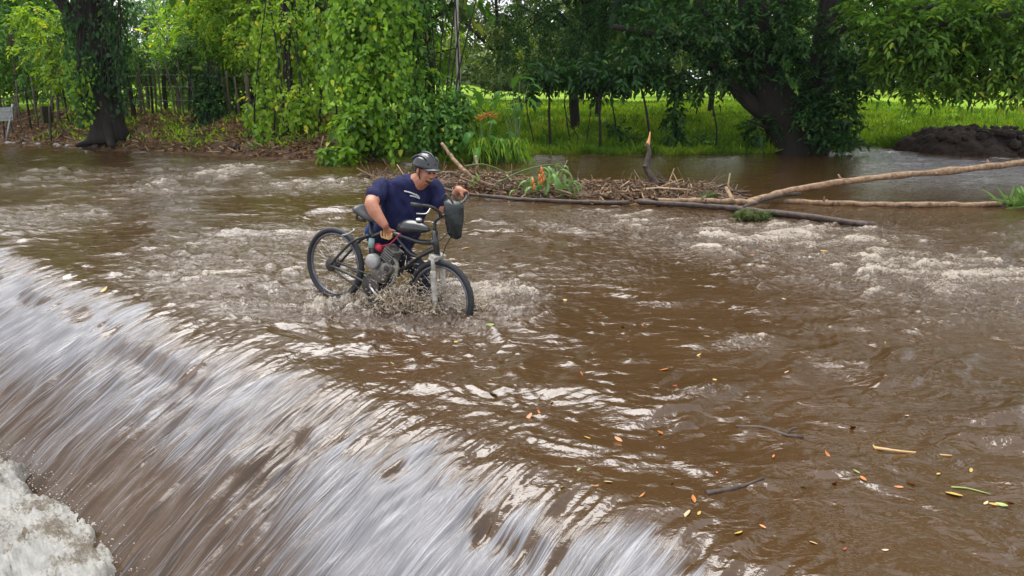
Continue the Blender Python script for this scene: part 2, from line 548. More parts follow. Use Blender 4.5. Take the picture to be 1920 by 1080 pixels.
def water_height(a, s):
    x = O2[0] + a * EA[0] + s * EN[0]
    y = O2[1] + a * EA[1] + s * EN[1]
    rough = ellipses(x, y, ROUGH)
    calm = ellipses(x, y, CALM)
    low = samp(N_LOW, x, y)
    wx = x + 0.10 * samp(N_LOW, x * 2.3 + 4, y * 2.3)
    wy = y + 0.10 * samp(N_LOW, x * 2.3, y * 2.3 + 9)
    near = np.clip(0.8 + 0.22 * low, 0.35, 1.3) * (1 - calm)
    lip = smooth(-0.60, 0.22, s)
    big = (samp(N_BIG, wx * 0.95 + wy * 0.31, wy * 0.95 - wx * 0.31) + samp(N_BIG, wx * 0.98 - wy * 0.17 + 3, wy * 0.98 + wx * 0.17 + 5)) * 0.7
    mid = (samp(N_MID, wx * 0.91 + wy * 0.42, wy * 0.91 - wx * 0.42) + samp(N_MID, wx * 0.97 - wy * 0.26 + 2, wy * 0.97 + wx * 0.26 + 1)) * 0.7
    fine = samp(N_FINE, wx, wy)
    peak = lambda n, k: (np.exp(k * np.clip(n, -3, 3)) - math.exp(k * k / 2)) / k
    amp = near * (0.58 + 0.35 * rough)
    h = (0.021 * peak(big, 0.32) * amp + 0.0085 * peak(mid, 0.30) * amp + 0.0012 * fine * amp) * (1 - 0.92 * lip)
    closeby = np.clip((9.5 - y) / 3, 0, 1)
    h += rough * (0.007 * mid + (0.002 + 0.006 * closeby) * fine + 0.014 * closeby * np.abs(mid)) * (1 - lip)
    st = samp(N_STR, a, s * 1.0)
    st2 = samp(N_STR2, a + 0.07 * samp(N_LOW, a * 2, s), s)
    grow = smooth(-0.5, 0.6, s)
    h += (0.0080 * st + 0.013 * st2) * lip * (0.25 + 0.75 * grow)
    h += 0.02 * samp(N_LOW, a * 1.5, s * 0.3) * smooth(0, 0.6, s)
    cw = W(815, 588)
    h += 0.055 * np.exp(-(((x - cw[0]) / 0.42) ** 2 + ((y - cw[1]) / 0.26) ** 2))
    # dips where the sheet breaks over the edge of the slab
    edge = np.exp(-((s - 0.40 - 0.03 * samp(N_LOW, a * 3, a * 0)) / 0.075) ** 2) * np.clip(samp(N_STR2, a * 1.3 + 3, s * 0.3) * 0.8 + samp(N_LOW, a * 2.2, a * 0 + 2) * 0.7, 0, 1.6)
    edge = edge * np.clip(0.75 + 0.55 * st, 0, 1.5)
    h -= 0.014 * edge
    h -= 0.045 * smooth(0.34, 0.50, s) * np.clip(samp(N_LOW, a * 2.6 + 1, a * 0 + 7) * 0.6 + 0.25 * samp(N_STR2, a + 5, a * 0), 0, 1)
    z = fall_profile(s) + h
    # bubbles plus painted glints in the rapids; air and painted sheen on the fall
    foam_glint = np.clip(rough * (0.80 + 0.16 * mid + 0.16 * big), 0, 1.2) + 0.5 * np.clip(mid * 0.6 + big * 0.5 - 1.15, 0, 1) * (1 - lip) * (1 - calm) - 1.0 * lip
    right = smooth(-2.5, 2.0, a)
    silk = smooth(-0.02, 0.34, s - 0.03 * np.clip(a, -2, 6) + 0.08 * samp(N_STR2, a * 0.7, s * 0.4)) * (0.62 + 0.14 * samp(N_LOW, a * 1.7, s * 1.2))
    silk *= 1 - (0.60 - 0.22 * right) * smooth(0.60, 1.35, s)
    silk = np.clip(silk - 0.75 * edge * smooth(0.1, 0.3, s), 0, 1)  # dark reflections along the lip painted by taking the white out
    return x, y, z, foam_glint, silk, rough * (1 - lip)


def spaced(lo, hi, c, d0, g):
    """Coordinates from lo to hi, d0 apart at c and growing by g per metre away from it."""
    out = [c]
    while out[-1] < hi:
        out.append(out[-1] + d0 + g * (out[-1] - c))
    down = [c]
    while down[-1] > lo:
        down.append(down[-1] - d0 - g * (c - down[-1]))
    return np.array(down[:0:-1] + out)


ga = spaced(-34, 24, 1.2, 0.010, 0.0042)
gs = np.concatenate([spaced(-40, 0.0, 0.0, 0.013, 0.0060), np.linspace(0, 1.62, 66)[1:]])
gs = gs[gs <= 1.63]
A_, S_ = np.meshgrid(ga, gs, indexing='ij')
wx_, wy_, wz_, wf_, ws_, wc_ = water_height(A_.ravel(), S_.ravel())
na, ns = len(ga), len(gs)
ii = (np.arange(na - 1)[:, None] * ns + np.arange(ns - 1)[None, :]).ravel()
quads = np.stack([ii, ii + 1, ii + ns + 1, ii + ns], 1)
wm = np_mesh('river_water', np.stack([wx_, wy_, wz_], 1), quads)
add_attr(wm, 'foam_glint', wf_)
add_attr(wm, 'silk', ws_)
add_attr(wm, 'chop', wc_)
path = S_.ravel() - 0.35 * fall_profile(S_.ravel())
add_attr(wm, 'flow', np.stack([A_.ravel(), path, np.zeros(A_.size)], 1), 'FLOAT_VECTOR')
tag(link('river_water', wm, M['water']), kind='structure')

# white water below the fall
pa = spaced(-22, 14, -2.2, 0.014, 0.012)
ps = np.concatenate([np.arange(1.22, 3.0, 0.013), spaced(3.0, 9.0, 3.0, 0.03, 0.06)[1:]])
A2, S2 = np.meshgrid(pa, ps, indexing='ij')
fx, fy = (O2[0] + A2 * EA[0] + S2 * EN[0]).ravel(), (O2[1] + A2 * EA[1] + S2 * EN[1]).ravel()
FB, FM = fft_noise(512, 4.7, 0.22, 1.2, 1.2, 21), fft_noise(1024, 3.3, 0.03, 0.22, 1.35, 22)
edge_s = 1.40 + 0.05 * samp(FB, A2.ravel() * 0.9, A2.ravel() * 0 + 1) + 0.02 * samp(FM, A2.ravel(), A2.ravel() * 0)
fz = -0.70 + 0.024 * samp(FB, fx, fy) + 0.017 * np.abs(samp(FM, fx, fy)) * 1.3 + 0.011 * samp(FM, fx * 2.1 + 1, fy * 2.1) + 0.07 * np.exp(-((S2.ravel() - 1.62) / 0.18) ** 2)
fz -= 0.5 * smooth(0, 0.16, edge_s + 0.04 - S2.ravel())
na2, ns2 = len(pa), len(ps)
ii = (np.arange(na2 - 1)[:, None] * ns2 + np.arange(ns2 - 1)[None, :]).ravel()
tag(link('white_water', np_mesh('white_water', np.stack([fx, fy, fz], 1), np.stack([ii, ii + 1, ii + ns2 + 1, ii + ns2], 1)), M['froth']), kind='structure')

# ------------------------------------------------------------------ ground, banks and field
shore_px = [(-900, 258), (-300, 262), (0, 268), (120, 276), (280, 284), (400, 290), (480, 296), (600, 303), (760, 305), (880, 305), (965, 300), (1010, 289), (1200, 291),
            (1400, 289), (1540, 285), (1620, 274), (1700, 279), (1760, 284), (1920, 284), (2300, 282), (2900, 280)]
sh = np.array([W(x, y)[:2] for x, y in shore_px])
G_LOW, G_MID = fft_noise(256, 31.0, 2.0, 12, 1.2, 31), fft_noise(512, 9.0, 0.3, 1.6, 1.2, 32)


def ground_z(x, y):
    x, y = np.asarray(x, float), np.asarray(y, float)
    d = y - np.interp(x, sh[:, 0], sh[:, 1])
    left = 1 - smooth(-4.5, -1.5, x)
    zl = 0.78 * smooth(-0.1, 2.6, d) + 0.10 * smooth(0, 0.5, d) + 0.010 * np.clip(d - 2, 0, 60)
    zr = 0.10 * smooth(0, 0.7, d) + 0.42 * smooth(0.3, 9, d) + 0.006 * np.clip(d - 6, 0, 90)
    z = left * zl + (1 - left) * zr
    z = z + np.where(d > 0, 1, 0) * (0.05 * samp(G_LOW, x, y) * smooth(0, 5, d) + 0.028 * samp(G_MID, x, y) * (0.3 + 0.7 * left) * smooth(0, 0.8, d))
    s = (x - O2[0]) * EN[0] + (y - O2[1]) * EN[1]
    bed = -0.30 - 1.4 * smooth(-0.15, 0.5, s)
    return np.where(d > 0, z, np.maximum(bed, -0.3 * smooth(0, 2.0, -d) - 1.4 * smooth(-0.15, 0.5, s)))


gx = spaced(-420, 420, 0, 0.22, 0.028)
gy = np.concatenate([spaced(-60, 15, 15, 0.4, 0.05), spaced(15, 700, 21, 0.16, 0.035)[1:]])
gy = np.unique(np.round(gy, 4))
X_, Y_ = np.meshgrid(gx, gy, indexing='ij')
gz = ground_z(X_.ravel(), Y_.ravel())
n1, n2 = len(gx), len(gy)
ii = (np.arange(n1 - 1)[:, None] * n2 + np.arange(n2 - 1)[None, :]).ravel()
gm_ = np_mesh('ground', np.stack([X_.ravel(), Y_.ravel(), gz], 1), np.stack([ii, ii + n2, ii + n2 + 1, ii + 1], 1))
dsh = Y_.ravel() - np.interp(X_.ravel(), sh[:, 0], sh[:, 1])
soil = (1 - smooth(-5.5, -2.0, X_.ravel())) * (1 - smooth(2.0, 4.5, dsh)) + (1 - smooth(0.0, 0.35, dsh))
add_attr(gm_, 'soil', np.clip(soil, 0, 1))


def ground_material():
    m, nt, N, L, b = nodes('ground')
    b.inputs['Roughness'].default_value = 0.9
    b.inputs['Specular IOR Level'].default_value = 0.2
    tc = N.new('ShaderNodeTexCoord'); at = N.new('ShaderNodeAttribute'); at.attribute_name = 'soil'
    n1_ = N.new('ShaderNodeTexNoise'); n1_.inputs['Scale'].default_value = 0.7; n1_.inputs['Detail'].default_value = 8; n1_.inputs['Roughness'].default_value = 0.7
    n2_ = N.new('ShaderNodeTexNoise'); n2_.inputs['Scale'].default_value = 6; n2_.inputs['Detail'].default_value = 7; n2_.inputs['Roughness'].default_value = 0.7
    c1 = N.new('ShaderNodeValToRGB'); c1.color_ramp.elements[0].position = 0.35; c1.color_ramp.elements[1].position = 0.65
    c1.color_ramp.elements[0].color = (0.12, 0.23, 0.010, 1); c1.color_ramp.elements[1].color = (0.25, 0.38, 0.018, 1)
    c2 = N.new('ShaderNodeValToRGB'); c2.color_ramp.elements[0].position = 0.35; c2.color_ramp.elements[1].position = 0.66
    c2.color_ramp.elements[0].color = (0.045, 0.026, 0.016, 1); c2.color_ramp.elements[1].color = (0.17, 0.10, 0.060, 1)
    mx = N.new('ShaderNodeMixRGB'); bp = N.new('ShaderNodeBump'); bp.inputs['Distance'].default_value = 0.08
    L.new(tc.outputs['Object'], n1_.inputs['Vector']); L.new(tc.outputs['Object'], n2_.inputs['Vector'])
    L.new(n1_.outputs['Fac'], c1.inputs['Fac']); L.new(n2_.outputs['Fac'], c2.inputs['Fac'])
    L.new(at.outputs['Fac'], mx.inputs[0]); L.new(c1.outputs['Color'], mx.inputs[1]); L.new(c2.outputs['Color'], mx.inputs[2])
    L.new(mx.outputs[0], b.inputs['Base Color']); L.new(n2_.outputs['Fac'], bp.inputs['Height']); L.new(bp.outputs['Normal'], b.inputs['Normal'])
    return m


tag(link('ground', gm_, ground_material()), kind='structure')


# ------------------------------------------------------------------ leaves
def leaf_mesh(name, c, axis, normal, length, width, tint, fold=0.25, droop=0.15):
    """Many pointed leaves, each six points folded along its midrib, as one mesh."""
    axis = unit(axis)
    normal = unit(normal - axis * np.sum(axis * normal, 1, keepdims=True))
    side = np.cross(axis, normal)
    l, w = length[:, None], width[:, None]
    up = normal * w * fold
    dn = np.array([0, 0, -1.0]) * l * droop
    v = np.stack([c, c + axis * l * 0.28 + side * w * 0.46 + up, c + axis * l * 0.68 + side * w * 0.36 + up + dn * 0.4,
                  c + axis * l + dn, c + axis * l * 0.68 - side * w * 0.36 + up + dn * 0.4, c + axis * l * 0.28 - side * w * 0.46 + up], 1)
    n = len(c)
    b = np.arange(n)[:, None] * 6
    q = np.concatenate([b + np.array([0, 1, 2, 3]), b + np.array([0, 3, 4, 5])])
    me = np_mesh(name, v.reshape(-1, 3), q, False)
    add_attr(me, 'tint', np.repeat(tint, 6))
    return me


def blob_sprigs(blobs, rng, per=7, leaf=0.13, aspect=0.45, sprig=0.4, droop=0.5, fill=0.55, face=None):
    """Leafy shoots through the outer part of each ellipsoid. blob = (centre, (rx, ry, rz), number of shoots)."""
    C, AX, NO, LE, WI, TI = [], [], [], [], [], []
    for c, r, n in blobs:
        n = int(n)
        d = unit(rng.normal(size=(n, 3)))
        if face is not None:
            d = unit(d + np.asarray(face) * 0.6)
        rad = fill + (1 - fill) * rng.uniform(0, 1, (n, 1)) ** 0.5
        lump = 1 + 0.22 * np.sin(d[:, :1] * 5 + c[0] * 3) + 0.18 * np.sin(d[:, 2:] * 6 + c[1] * 2) + 0.14 * np.sin(d[:, 1:2] * 7 + c[2])
        p = np.asarray(c) + d * np.asarray(r) * rad * lump
        dr = unit(d * 0.8 + rng.normal(0, 0.55, (n, 3)) + np.array([0, 0, -droop]))
        sl = sprig * rng.uniform(0.6, 1.3, (n, 1))
        perp = unit(np.cross(dr, np.array([0, 0, 1.0])) + rng.normal(0, 0.25, (n, 3)))
        tone = np.clip(rng.normal(0.45, 0.2, n), 0, 1)
        for k in range(per):
            f = (k + 0.5) / per
            q = p + dr * sl * f + np.array([0, 0, -1.0]) * sl * droop * 0.5 * f * f
            sgn = 1 if k % 2 else -1
            ax = unit(dr * 0.55 + perp * sgn * (0.9 if k < per - 1 else 0.1) + rng.normal(0, 0.2, (n, 3)) + np.array([0, 0, -0.3 * droop]))
            no = unit(np.array([0, 0, 1.0]) + d * 0.55 + rng.normal(0, 0.35, (n, 3)))
            ln = leaf * rng.uniform(0.65, 1.25, n)
            C.append(q); AX.append(ax); NO.append(no); LE.append(ln); WI.append(ln * aspect * rng.uniform(0.8, 1.2, n))
            TI.append(np.clip(tone + rng.normal(0, 0.16, n), 0, 1))
    return [np.concatenate(z) for z in (C, AX, NO, LE, WI, TI)]


def hang_strands(tops, rng, step=0.11, leaf=0.15, aspect=0.75, out=(0, -1, 0.25)):
    """Leaves down hanging climbers. tops = (top point, length)."""
    C, AX, NO, LE, WI, TI = [], [], [], [], [], []
    for p, ln in tops:
        m = max(3, int(ln / step))
        s = np.linspace(0, 1, m)
        w = rng.uniform(0, 6.28, 4)
        x = 0.10 * np.sin(s * 5 * ln + w[0]) + 0.05 * np.sin(s * 11 * ln + w[1])
        y = 0.09 * np.sin(s * 4 * ln + w[2])
        q = np.asarray(p) + np.stack([x, y, -s * ln], 1) + rng.normal(0, 0.05, (m, 3))
        ax = unit(np.array([0, -0.35, -0.75]) + rng.normal(0, 0.5, (m, 3)))
        no = unit(np.asarray(out) + rng.normal(0, 0.38, (m, 3)))
        l_ = leaf * rng.uniform(0.45, 1.1) * rng.uniform(0.6, 1.3, m)
        C.append(q); AX.append(ax); NO.append(no); LE.append(l_); WI.append(l_ * aspect * rng.uniform(0.8, 1.15, m))
        TI.append(np.clip(rng.normal(0.5, 0.12) + rng.normal(0, 0.17, m), 0, 1))
    return [np.concatenate(z) for z in (C, AX, NO, LE, WI, TI)]


def join(*sets):
    return [np.concatenate(z) for z in zip(*sets)]


def foliage(name, data, mat, parent, fold=0.25, droop=0.15):
    off = np.array(parent.location)
    data = list(data)
    data[0] = data[0] - off
    o = link(name, leaf_mesh(name, *data, fold=fold, droop=droop), mat, parent)
    o['kind'] = 'stuff'
    return o


def wood(name, limbs, mat, parent, sides=9, rough=0.10):
    """Trunk and limbs as one mesh. limb = (points, start radius, end radius)."""
    mb = MB()
    for pts, r0, r1 in limbs:
        n = max(5, len(pts) * 4)
        path_ = bez(pts, n)
        mb.tube(path_, np.linspace(1, 0, n) ** 0.8 * (r0 - r1) + r1, sides, rough)
    return mb.build(name, mat, parent, True, parent.location)


def bl(px, py, t, rx, ry, rz, n):
    return (P(px, py, t), (rx, ry, rz), n)


def canopy(x, y, z0, z1, r, rng, n=260, lobes=6, leaf=0.42):
    """The part of a crown above the picture: larger leaves, seen only mirrored in the river and as shade."""
    bs = []
    for i in range(lobes):
        a = 6.28 * i / lobes + rng.uniform(0, 1)
        rr = r * rng.uniform(0.3, 0.75)
        bs.append(((x + math.cos(a) * rr, y + math.sin(a) * rr, z0 + 0.9 + (z1 - z0) * (i + 0.5) / lobes), (r * 0.62, r * 0.62, (z1 - z0) * 0.22), n // lobes))
    return blob_sprigs(bs, rng, 6, leaf, 0.6, leaf * 2.2, 0.4, 0.3)


def base_at(px, py, t):
    p = P(px, py, t)
    return np.array([p[0], p[1], float(ground_z(p[0], p[1])) - 0.05])


# ---------------- far trees that close the view
FAR = [(-220, 46, 'leaf_mid', 9, 'wide green tree at the far left edge behind the live fence'),
       (60, 40, 'leaf_mid', 8, 'dense green tree far behind the pair of roadside signs'),
       (285, 58, 'leaf_hazed', 8, 'pale hazy tree seen between the vine-clad trunk and the yellow-green trees'),
       (430, 44, 'leaf_bright', 9, 'light green tree far behind the bushy fence column'),
       (600, 40, 'leaf_mid', 9, 'green tree far behind the tall curtain of climbers'),
       (735, 50, 'leaf_bright', 4.5, 'low bright tree far behind the dark side of the climber curtain'),
       (930, 52, 'leaf_olive', 10, 'olive feathery tree far behind the slim white trunk'),
       (1090, 46, 'leaf_olive', 9, 'olive tree far behind the drowned saplings'),
       (1270, 58, 'leaf_olive', 10, 'olive tree beyond the meadow, left of the great leaning tree'),
       (1430, 62, 'leaf_mid', 11, 'tree beyond the meadow hidden behind the great leaning tree'),
       (1620, 66, 'leaf_dark', 11, 'dark tree beyond the meadow just right of the great leaning tree'),
       (1775, 58, 'leaf_dark', 9, 'dark tree with a stout double trunk on the sunny meadow'),
       (1912, 60, 'leaf_dark', 9, 'dark tree at the right edge on the sunny meadow'),
       (2150, 56, 'leaf_dark', 10, 'dark tree past the right edge of the meadow')]
for i, (px, t, lm, hgt, lab) in enumerate(FAR):
    rng = np.random.default_rng(100 + i)
    b = base_at(px, 190, t)
    e = empty('far_tree', b, lab, 'tree', 'trees closing the view')
    r = t * 0.085
    low = 2.2 if px > 1500 else 0.9
    limbs = [([b, b + (0.2, 0, hgt * 0.35), b + (-0.1, 0.2, hgt * 0.8)], 0.15 if 850 < px < 1500 else 0.30, 0.08)]
    if px == 1775:
        limbs = [([b, b + (-0.35, 0, 1.3), b + (-1.2, 0, 4.5)], 0.36, 0.15), ([b + (1.6, 0.4, 0), b + (1.5, 0.3, 1.6), b + (2.2, 0, 4.5)], 0.34, 0.15)]
    for k in range(5):
        a = rng.uniform(0, 6.28)
        limbs.append(([b + (0, 0, hgt * 0.3), b + (math.cos(a) * r * 0.5, math.sin(a) * r * 0.5, hgt * 0.5), b + (math.cos(a) * r, math.sin(a) * r, hgt * 0.62)], 0.12, 0.03))
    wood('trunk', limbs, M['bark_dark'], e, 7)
    bs = []
    for k in range(26):
        a, zz = rng.uniform(0, 6.28), rng.uniform(low + 0.6, hgt)
        rr = r * rng.uniform(0.25, 0.95) * (1.05 - 0.45 * (zz / hgt) ** 3)
        q = rng.uniform(0.7, 1.35)
        bs.append((b + (math.cos(a) * rr, math.sin(a) * rr * 0.7, zz), (q * 1.25, q * 1.1, q * 0.8), 62 if zz < 6 else 34))
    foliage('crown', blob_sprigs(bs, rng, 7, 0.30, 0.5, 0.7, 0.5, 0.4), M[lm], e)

for i, px in enumerate(range(-420, 2500, 150)):
    rng = np.random.default_rng(140 + i)
    t = 92 + 10 * math.sin(i * 1.9)
    b = base_at(px, 190, t)
    e = empty('horizon_tree', b, 'distant tree in the wood that closes the view', 'tree', 'wood on the horizon')
    wood('trunk', [([b, b + (0.3, 0, 3), b + (0, 0, 8)], 0.4, 0.1)], M['bark_dark'], e, 6)
    bs = [(b + (rng.uniform(-5.5, 5.5), rng.uniform(-3, 3), rng.uniform(0.6, 4.5 if (150 < px < 480 or 700 < px < 1000) else 12)), (2.4, 2.0, 1.6), 34) for _ in range(22)]
    foliage('crown', blob_sprigs(bs, rng, 6, 0.75, 0.6, 1.5, 0.4, 0.3), M['leaf_hazed' if px < 700 else 'leaf_olive'], e)

# tall trees behind the first ones: out of the picture above, but mirrored in the brown water
for i, (px, t, lm, z0, z1, r, lab) in enumerate([
        (-60, 31, 'leaf_mid', 1.5, 9.5, 3.6, 'tall leafy tree left of the vine-clad trunk, behind the signs'),
        (500, 29, 'leaf_bright', 1.8, 7.5, 2.6, 'tall yellow-green tree behind the left end of the climbers'),
        (700, 27, 'leaf_mid', 2.0, 16, 3.8, 'tall tree carrying the curtain of climbers'),
        (1120, 30, 'leaf_dark', 3.4, 21, 4.6, 'tall dark tree behind the drowned saplings'),
        (1330, 34, 'leaf_dark', 4.0, 22, 5.0, 'tall dark tree behind the left limb of the great tree')]):
    rng = np.random.default_rng(160 + i)
    b = base_at(px, 230, t)
    e = empty('tall_tree', b, lab, 'tree', 'tall trees behind the bank')
    wood('trunk', [([b, b + (0.15, 0, z0), b + (0, 0.2, z1 * 0.8)], 0.13, 0.06)] + [([b + (0.1, 0, z0 * (0.6 + 0.2 * k)), b + (math.cos(k * 2.1) * r * 0.6, math.sin(k * 2.1) * r * 0.5, z0 + 1.2), b + (math.cos(k * 2.1) * r, math.sin(k * 2.1) * r * 0.8, z0 + 2.2)], 0.09, 0.02) for k in range(4)], M['bark_dark'], e, 7)
    lowb = [(b + (rng.uniform(-r, r), rng.uniform(-r, r) * 0.6, rng.uniform(z0, z0 + 3)), (0.95, 0.9, 0.65), 60) for _ in range(16)]
    foliage('crown', join(blob_sprigs(lowb, rng, 7, 0.20, 0.5, 0.5, 0.5, 0.4), canopy(b[0], b[1], z0 + 3, z1, r, rng, 700, 10)), M[lm], e)

# ---------------- left bank
rng = np.random.default_rng(11)
b = base_at(206, 258, 22.6)
e = empty('vine_clad_tree', b, 'massive dark trunk hung with climbers on the left bank', 'tree')
tp = [P(206, 262, 22.6) * [1, 1, 0] + [0, 0, b[2]], P(200, 225, 22.6), P(190, 165, 22.6), P(178, 90, 22.5), P(165, 0, 22.5), P(150, -120, 22.6), P(140, -330, 22.8)]
limbs = [(tp, 0.50, 0.42), ([tp[4], P(225, -60, 22.3), P(300, -160, 21.8)], 0.22, 0.1), ([tp[3], P(120, 10, 22.1), P(60, -60, 21.6)], 0.2, 0.1)]
for k, a in enumerate((0.3, 1.6, 2.7, 3.9, 5.2)):
    limbs.append(([tp[1] + (math.cos(a) * 0.25, math.sin(a) * 0.25, 0.1), b + (math.cos(a) * 0.5, math.sin(a) * 0.5, 0.15), b + (math.cos(a) * 0.95, math.sin(a) * 0.9, 0.0)], 0.17, 0.05))
for k in range(9):
    x0 = rng.uniform(135, 228)
    limbs.append(([P(x0, -60, 22.0), P(x0 + rng.uniform(-10, 10), 70, 21.9), P(x0 + rng.uniform(-14, 14), 190 + rng.uniform(-40, 40), 21.9)], 0.025, 0.012))
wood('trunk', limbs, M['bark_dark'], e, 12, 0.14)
tops = [(P(rng.uniform(112, 235), rng.uniform(-60, 120), rng.uniform(21.7, 22.3)), rng.uniform(0.6, 1.9)) for _ in range(150)]
tops += [(P(rng.uniform(135, 170), rng.uniform(95, 160), rng.uniform(21.6, 22.0)), rng.uniform(0.8, 1.5)) for _ in range(26)]
tops += [(P(rng.uniform(205, 236), rng.uniform(20, 110), rng.uniform(21.8, 22.2)), rng.uniform(0.7, 1.5)) for _ in range(24)]
foliage('climbers', hang_strands(tops, rng, 0.10, 0.17, 0.62), M['leaf_dark'], e)
tops = [(P(rng.uniform(120, 172), rng.uniform(100, 175), rng.uniform(21.2, 21.7)), rng.uniform(0.4, 1.2)) for _ in range(26)]
foliage('pale_climbers', hang_strands(tops, rng, 0.10, 0.16, 0.62), M['leaf_vine'], e)
foliage('crown', join(canopy(b[0], b[1], 5.2, 10, 3.6, rng, 380, 8), blob_sprigs([bl(60, -60, 21.8, 1.2, 1, 0.5, 70), bl(300, -110, 21.6, 1.1, 1, 0.5, 60)], rng, 7, 0.17, 0.5, 0.4, 0.6)), M['leaf_mid'], e)

YOUNG = [  # crown blobs (px, py, t, r, n), trunk foot px, material, label
    ([(20, 60, 26, 1.0, 130), (-60, 90, 26, 1.0, 110), (45, 130, 26, 0.75, 90)], (30, 215), 'leaf_mid', 'bluish green tree in the far left corner above the signs'),
    ([(95, 80, 24.6, 0.75, 110), (110, 135, 24.4, 0.55, 90), (70, 30, 24.8, 0.6, 70)], (92, 222), 'leaf_bright', 'light green young tree between the signs and the vine-clad trunk'),
    ([(265, 118, 25.5, 0.55, 70), (245, 90, 25.6, 0.45, 50)], (280, 222), 'leaf_mid', 'small leafy tree just right of the vine-clad trunk'),
    ([(322, 125, 24.6, 0.5, 70), (335, 105, 24.7, 0.4, 50)], (338, 232), 'leaf_mid', 'small tree with a rounded head on a leaning stem'),
    ([(395, 120, 25, 0.8, 120), (370, 70, 25.4, 0.7, 90)], (400, 225), 'leaf_mid', 'young tree with a drooping head behind the leafy column'),
    ([(460, 90, 23.5, 0.75, 120), (430, 30, 24, 0.8, 120), (500, 30, 23.6, 0.8, 120), (470, -30, 23.8, 1.0, 100)], (463, 236), 'leaf_bright', 'tall yellow-green tree right of the leafy column'),
]
for i, (bs_, (fx_, fy_), lm, lab) in enumerate(YOUNG):
    rng = np.random.default_rng(200 + i)
    t = bs_[0][2]
    b = base_at(fx_, fy_, t)
    e = empty('young_tree', b, lab, 'tree', 'young trees on the left bank')
    c0 = P(bs_[0][0], bs_[0][1], bs_[0][2])
    limbs = [([b, (b + c0) / 2 + (0.06, 0, 0), c0], 0.075, 0.03)]
    for q in bs_:
        cq = P(*q[:3])
        for _ in range(3):
            limbs.append(([(b + c0 * 2) / 3, (c0 + cq) / 2 + rng.normal(0, 0.1, 3), cq + rng.normal(0, 0.35, 3)], 0.03, 0.008))
    wood('trunk', limbs, M['bark_mid'], e, 7)
    foliage('crown', blob_sprigs([bl(x, y, t_, r * 1.15, r, r * 0.8, n) for x, y, t_, r, n in bs_], rng, 7, 0.16, 0.48, 0.38, 0.55, 0.35), M[lm], e)

# leafy column on a fence stake
rng = np.random.default_rng(230)
b = base_at(392, 250, 22.8)
e = empty('leafy_column', b, 'dark leafy climber column standing at the fence', 'shrub')
wood('stem', [([b, P(390, 190, 22.8), P(388, 120, 22.8)], 0.07, 0.03)], M['bark_dark'], e, 7)
foliage('leaves', blob_sprigs([bl(391, 232, 22.8, 0.34, 0.3, 0.30, 70), bl(392, 205, 22.8, 0.36, 0.3, 0.35, 80), bl(388, 178, 22.8, 0.28, 0.28, 0.3, 60), bl(390, 150, 22.8, 0.28, 0.25, 0.3, 40)], rng, 6, 0.13, 0.6, 0.25, 0.6, 0.5), M['leaf_dark'], e)

# live fence: stakes strung with wire
rng = np.random.default_rng(240)
e = empty('live_fence', base_at(360, 230, 24.4), 'rough fence of thin leaning stakes along the left bank', 'fence')
posts = [(6, 24.6), (22, 24.8), (40, 24.7), (58, 24.9), (72, 24.7), (112, 24.8), (130, 24.6), (232, 24.2), (243, 24.3), (254, 24.0), (268, 24.4), (276, 24.1), (289, 24.2), (297, 24.5), (306, 24.0), (316, 24.3), (331, 23.9),
         (347, 24.1), (357, 23.9), (372, 24.0), (410, 23.7), (421, 23.6), (428, 23.8), (436, 23.5), (444, 23.6), (452, 23.4), (473, 23.2), (497, 22.8), (515, 22.6), (531, 22.3), (548, 22.0), (578, 21.6)]
for i, (px, t) in enumerate(posts):
    b = base_at(px, 240, t)
    hgt = rng.uniform(1.15, 1.75)
    r = rng.uniform(0.022, 0.05) if i not in (9, 15, 26) else 0.075
    lean = rng.normal(0, 0.09)
    mb = MB()
    mb.tube(bez([b - (0, 0, 0.1), b + (lean * 0.4 + rng.normal(0, 0.02), 0, hgt * 0.5), b + (lean, rng.normal(0, 0.05), hgt)], 7), np.linspace(r, r * 0.75, 7), 7, 0.08)
    mb.build('stake', M['bark_mid' if i % 3 else 'bark_dark'], e, True, e.location)
for k, hz in enumerate((0.45, 0.85, 1.2)):
    mb = MB()
    mb.tube(np.array([base_at(px, 240, t) + (0, -0.05, hz + 0.05) for px, t in posts[::2]]), 0.004, 4)
    mb.build('wire', M['metal_grey'], e, True, e.location)

for i, (px, t, lab) in enumerate([(-20, 27.5, 'leafy undergrowth behind the grey sign board'), (70, 28.5, 'leafy undergrowth behind the dark marker post'), (150, 27.5, 'leafy undergrowth left of the vine-clad trunk'), (255, 28.5, 'leafy undergrowth just right of the vine-clad trunk, behind the stakes'), (335, 29.5, 'pale undergrowth behind the middle of the stake fence'),
                                  (410, 28, 'leafy undergrowth behind the leafy column'), (480, 27, 'leafy undergrowth behind the right part of the stake fence'), (560, 26, 'leafy undergrowth behind the left edge of the climbers')]):
    rng = np.random.default_rng(260 + i)
    b = base_at(px, 230, t)
    e_u = empty('undergrowth_shrub', b, lab, 'shrub', 'undergrowth behind the fence')
    wood('stem', [([b, b + (0.2 * k, 0, 0.7), b + (0.45 * k, 0.1, 1.5)], 0.03, 0.01) for k in (-1, 0, 1)], M['bark_mid'], e_u, 5)
    bsu = [(b + (rng.uniform(-1.0, 1.0), rng.uniform(-0.4, 0.4), rng.uniform(0.15, 1.7)), (0.5, 0.4, 0.4), 34) for _ in range(9)]
    foliage('leaves', blob_sprigs(bsu, rng, 6, 0.16, 0.5, 0.36, 0.4, 0.3), M[('leaf_mid', 'leaf_bright', 'leaf_hazed')[i % 3]], e_u)

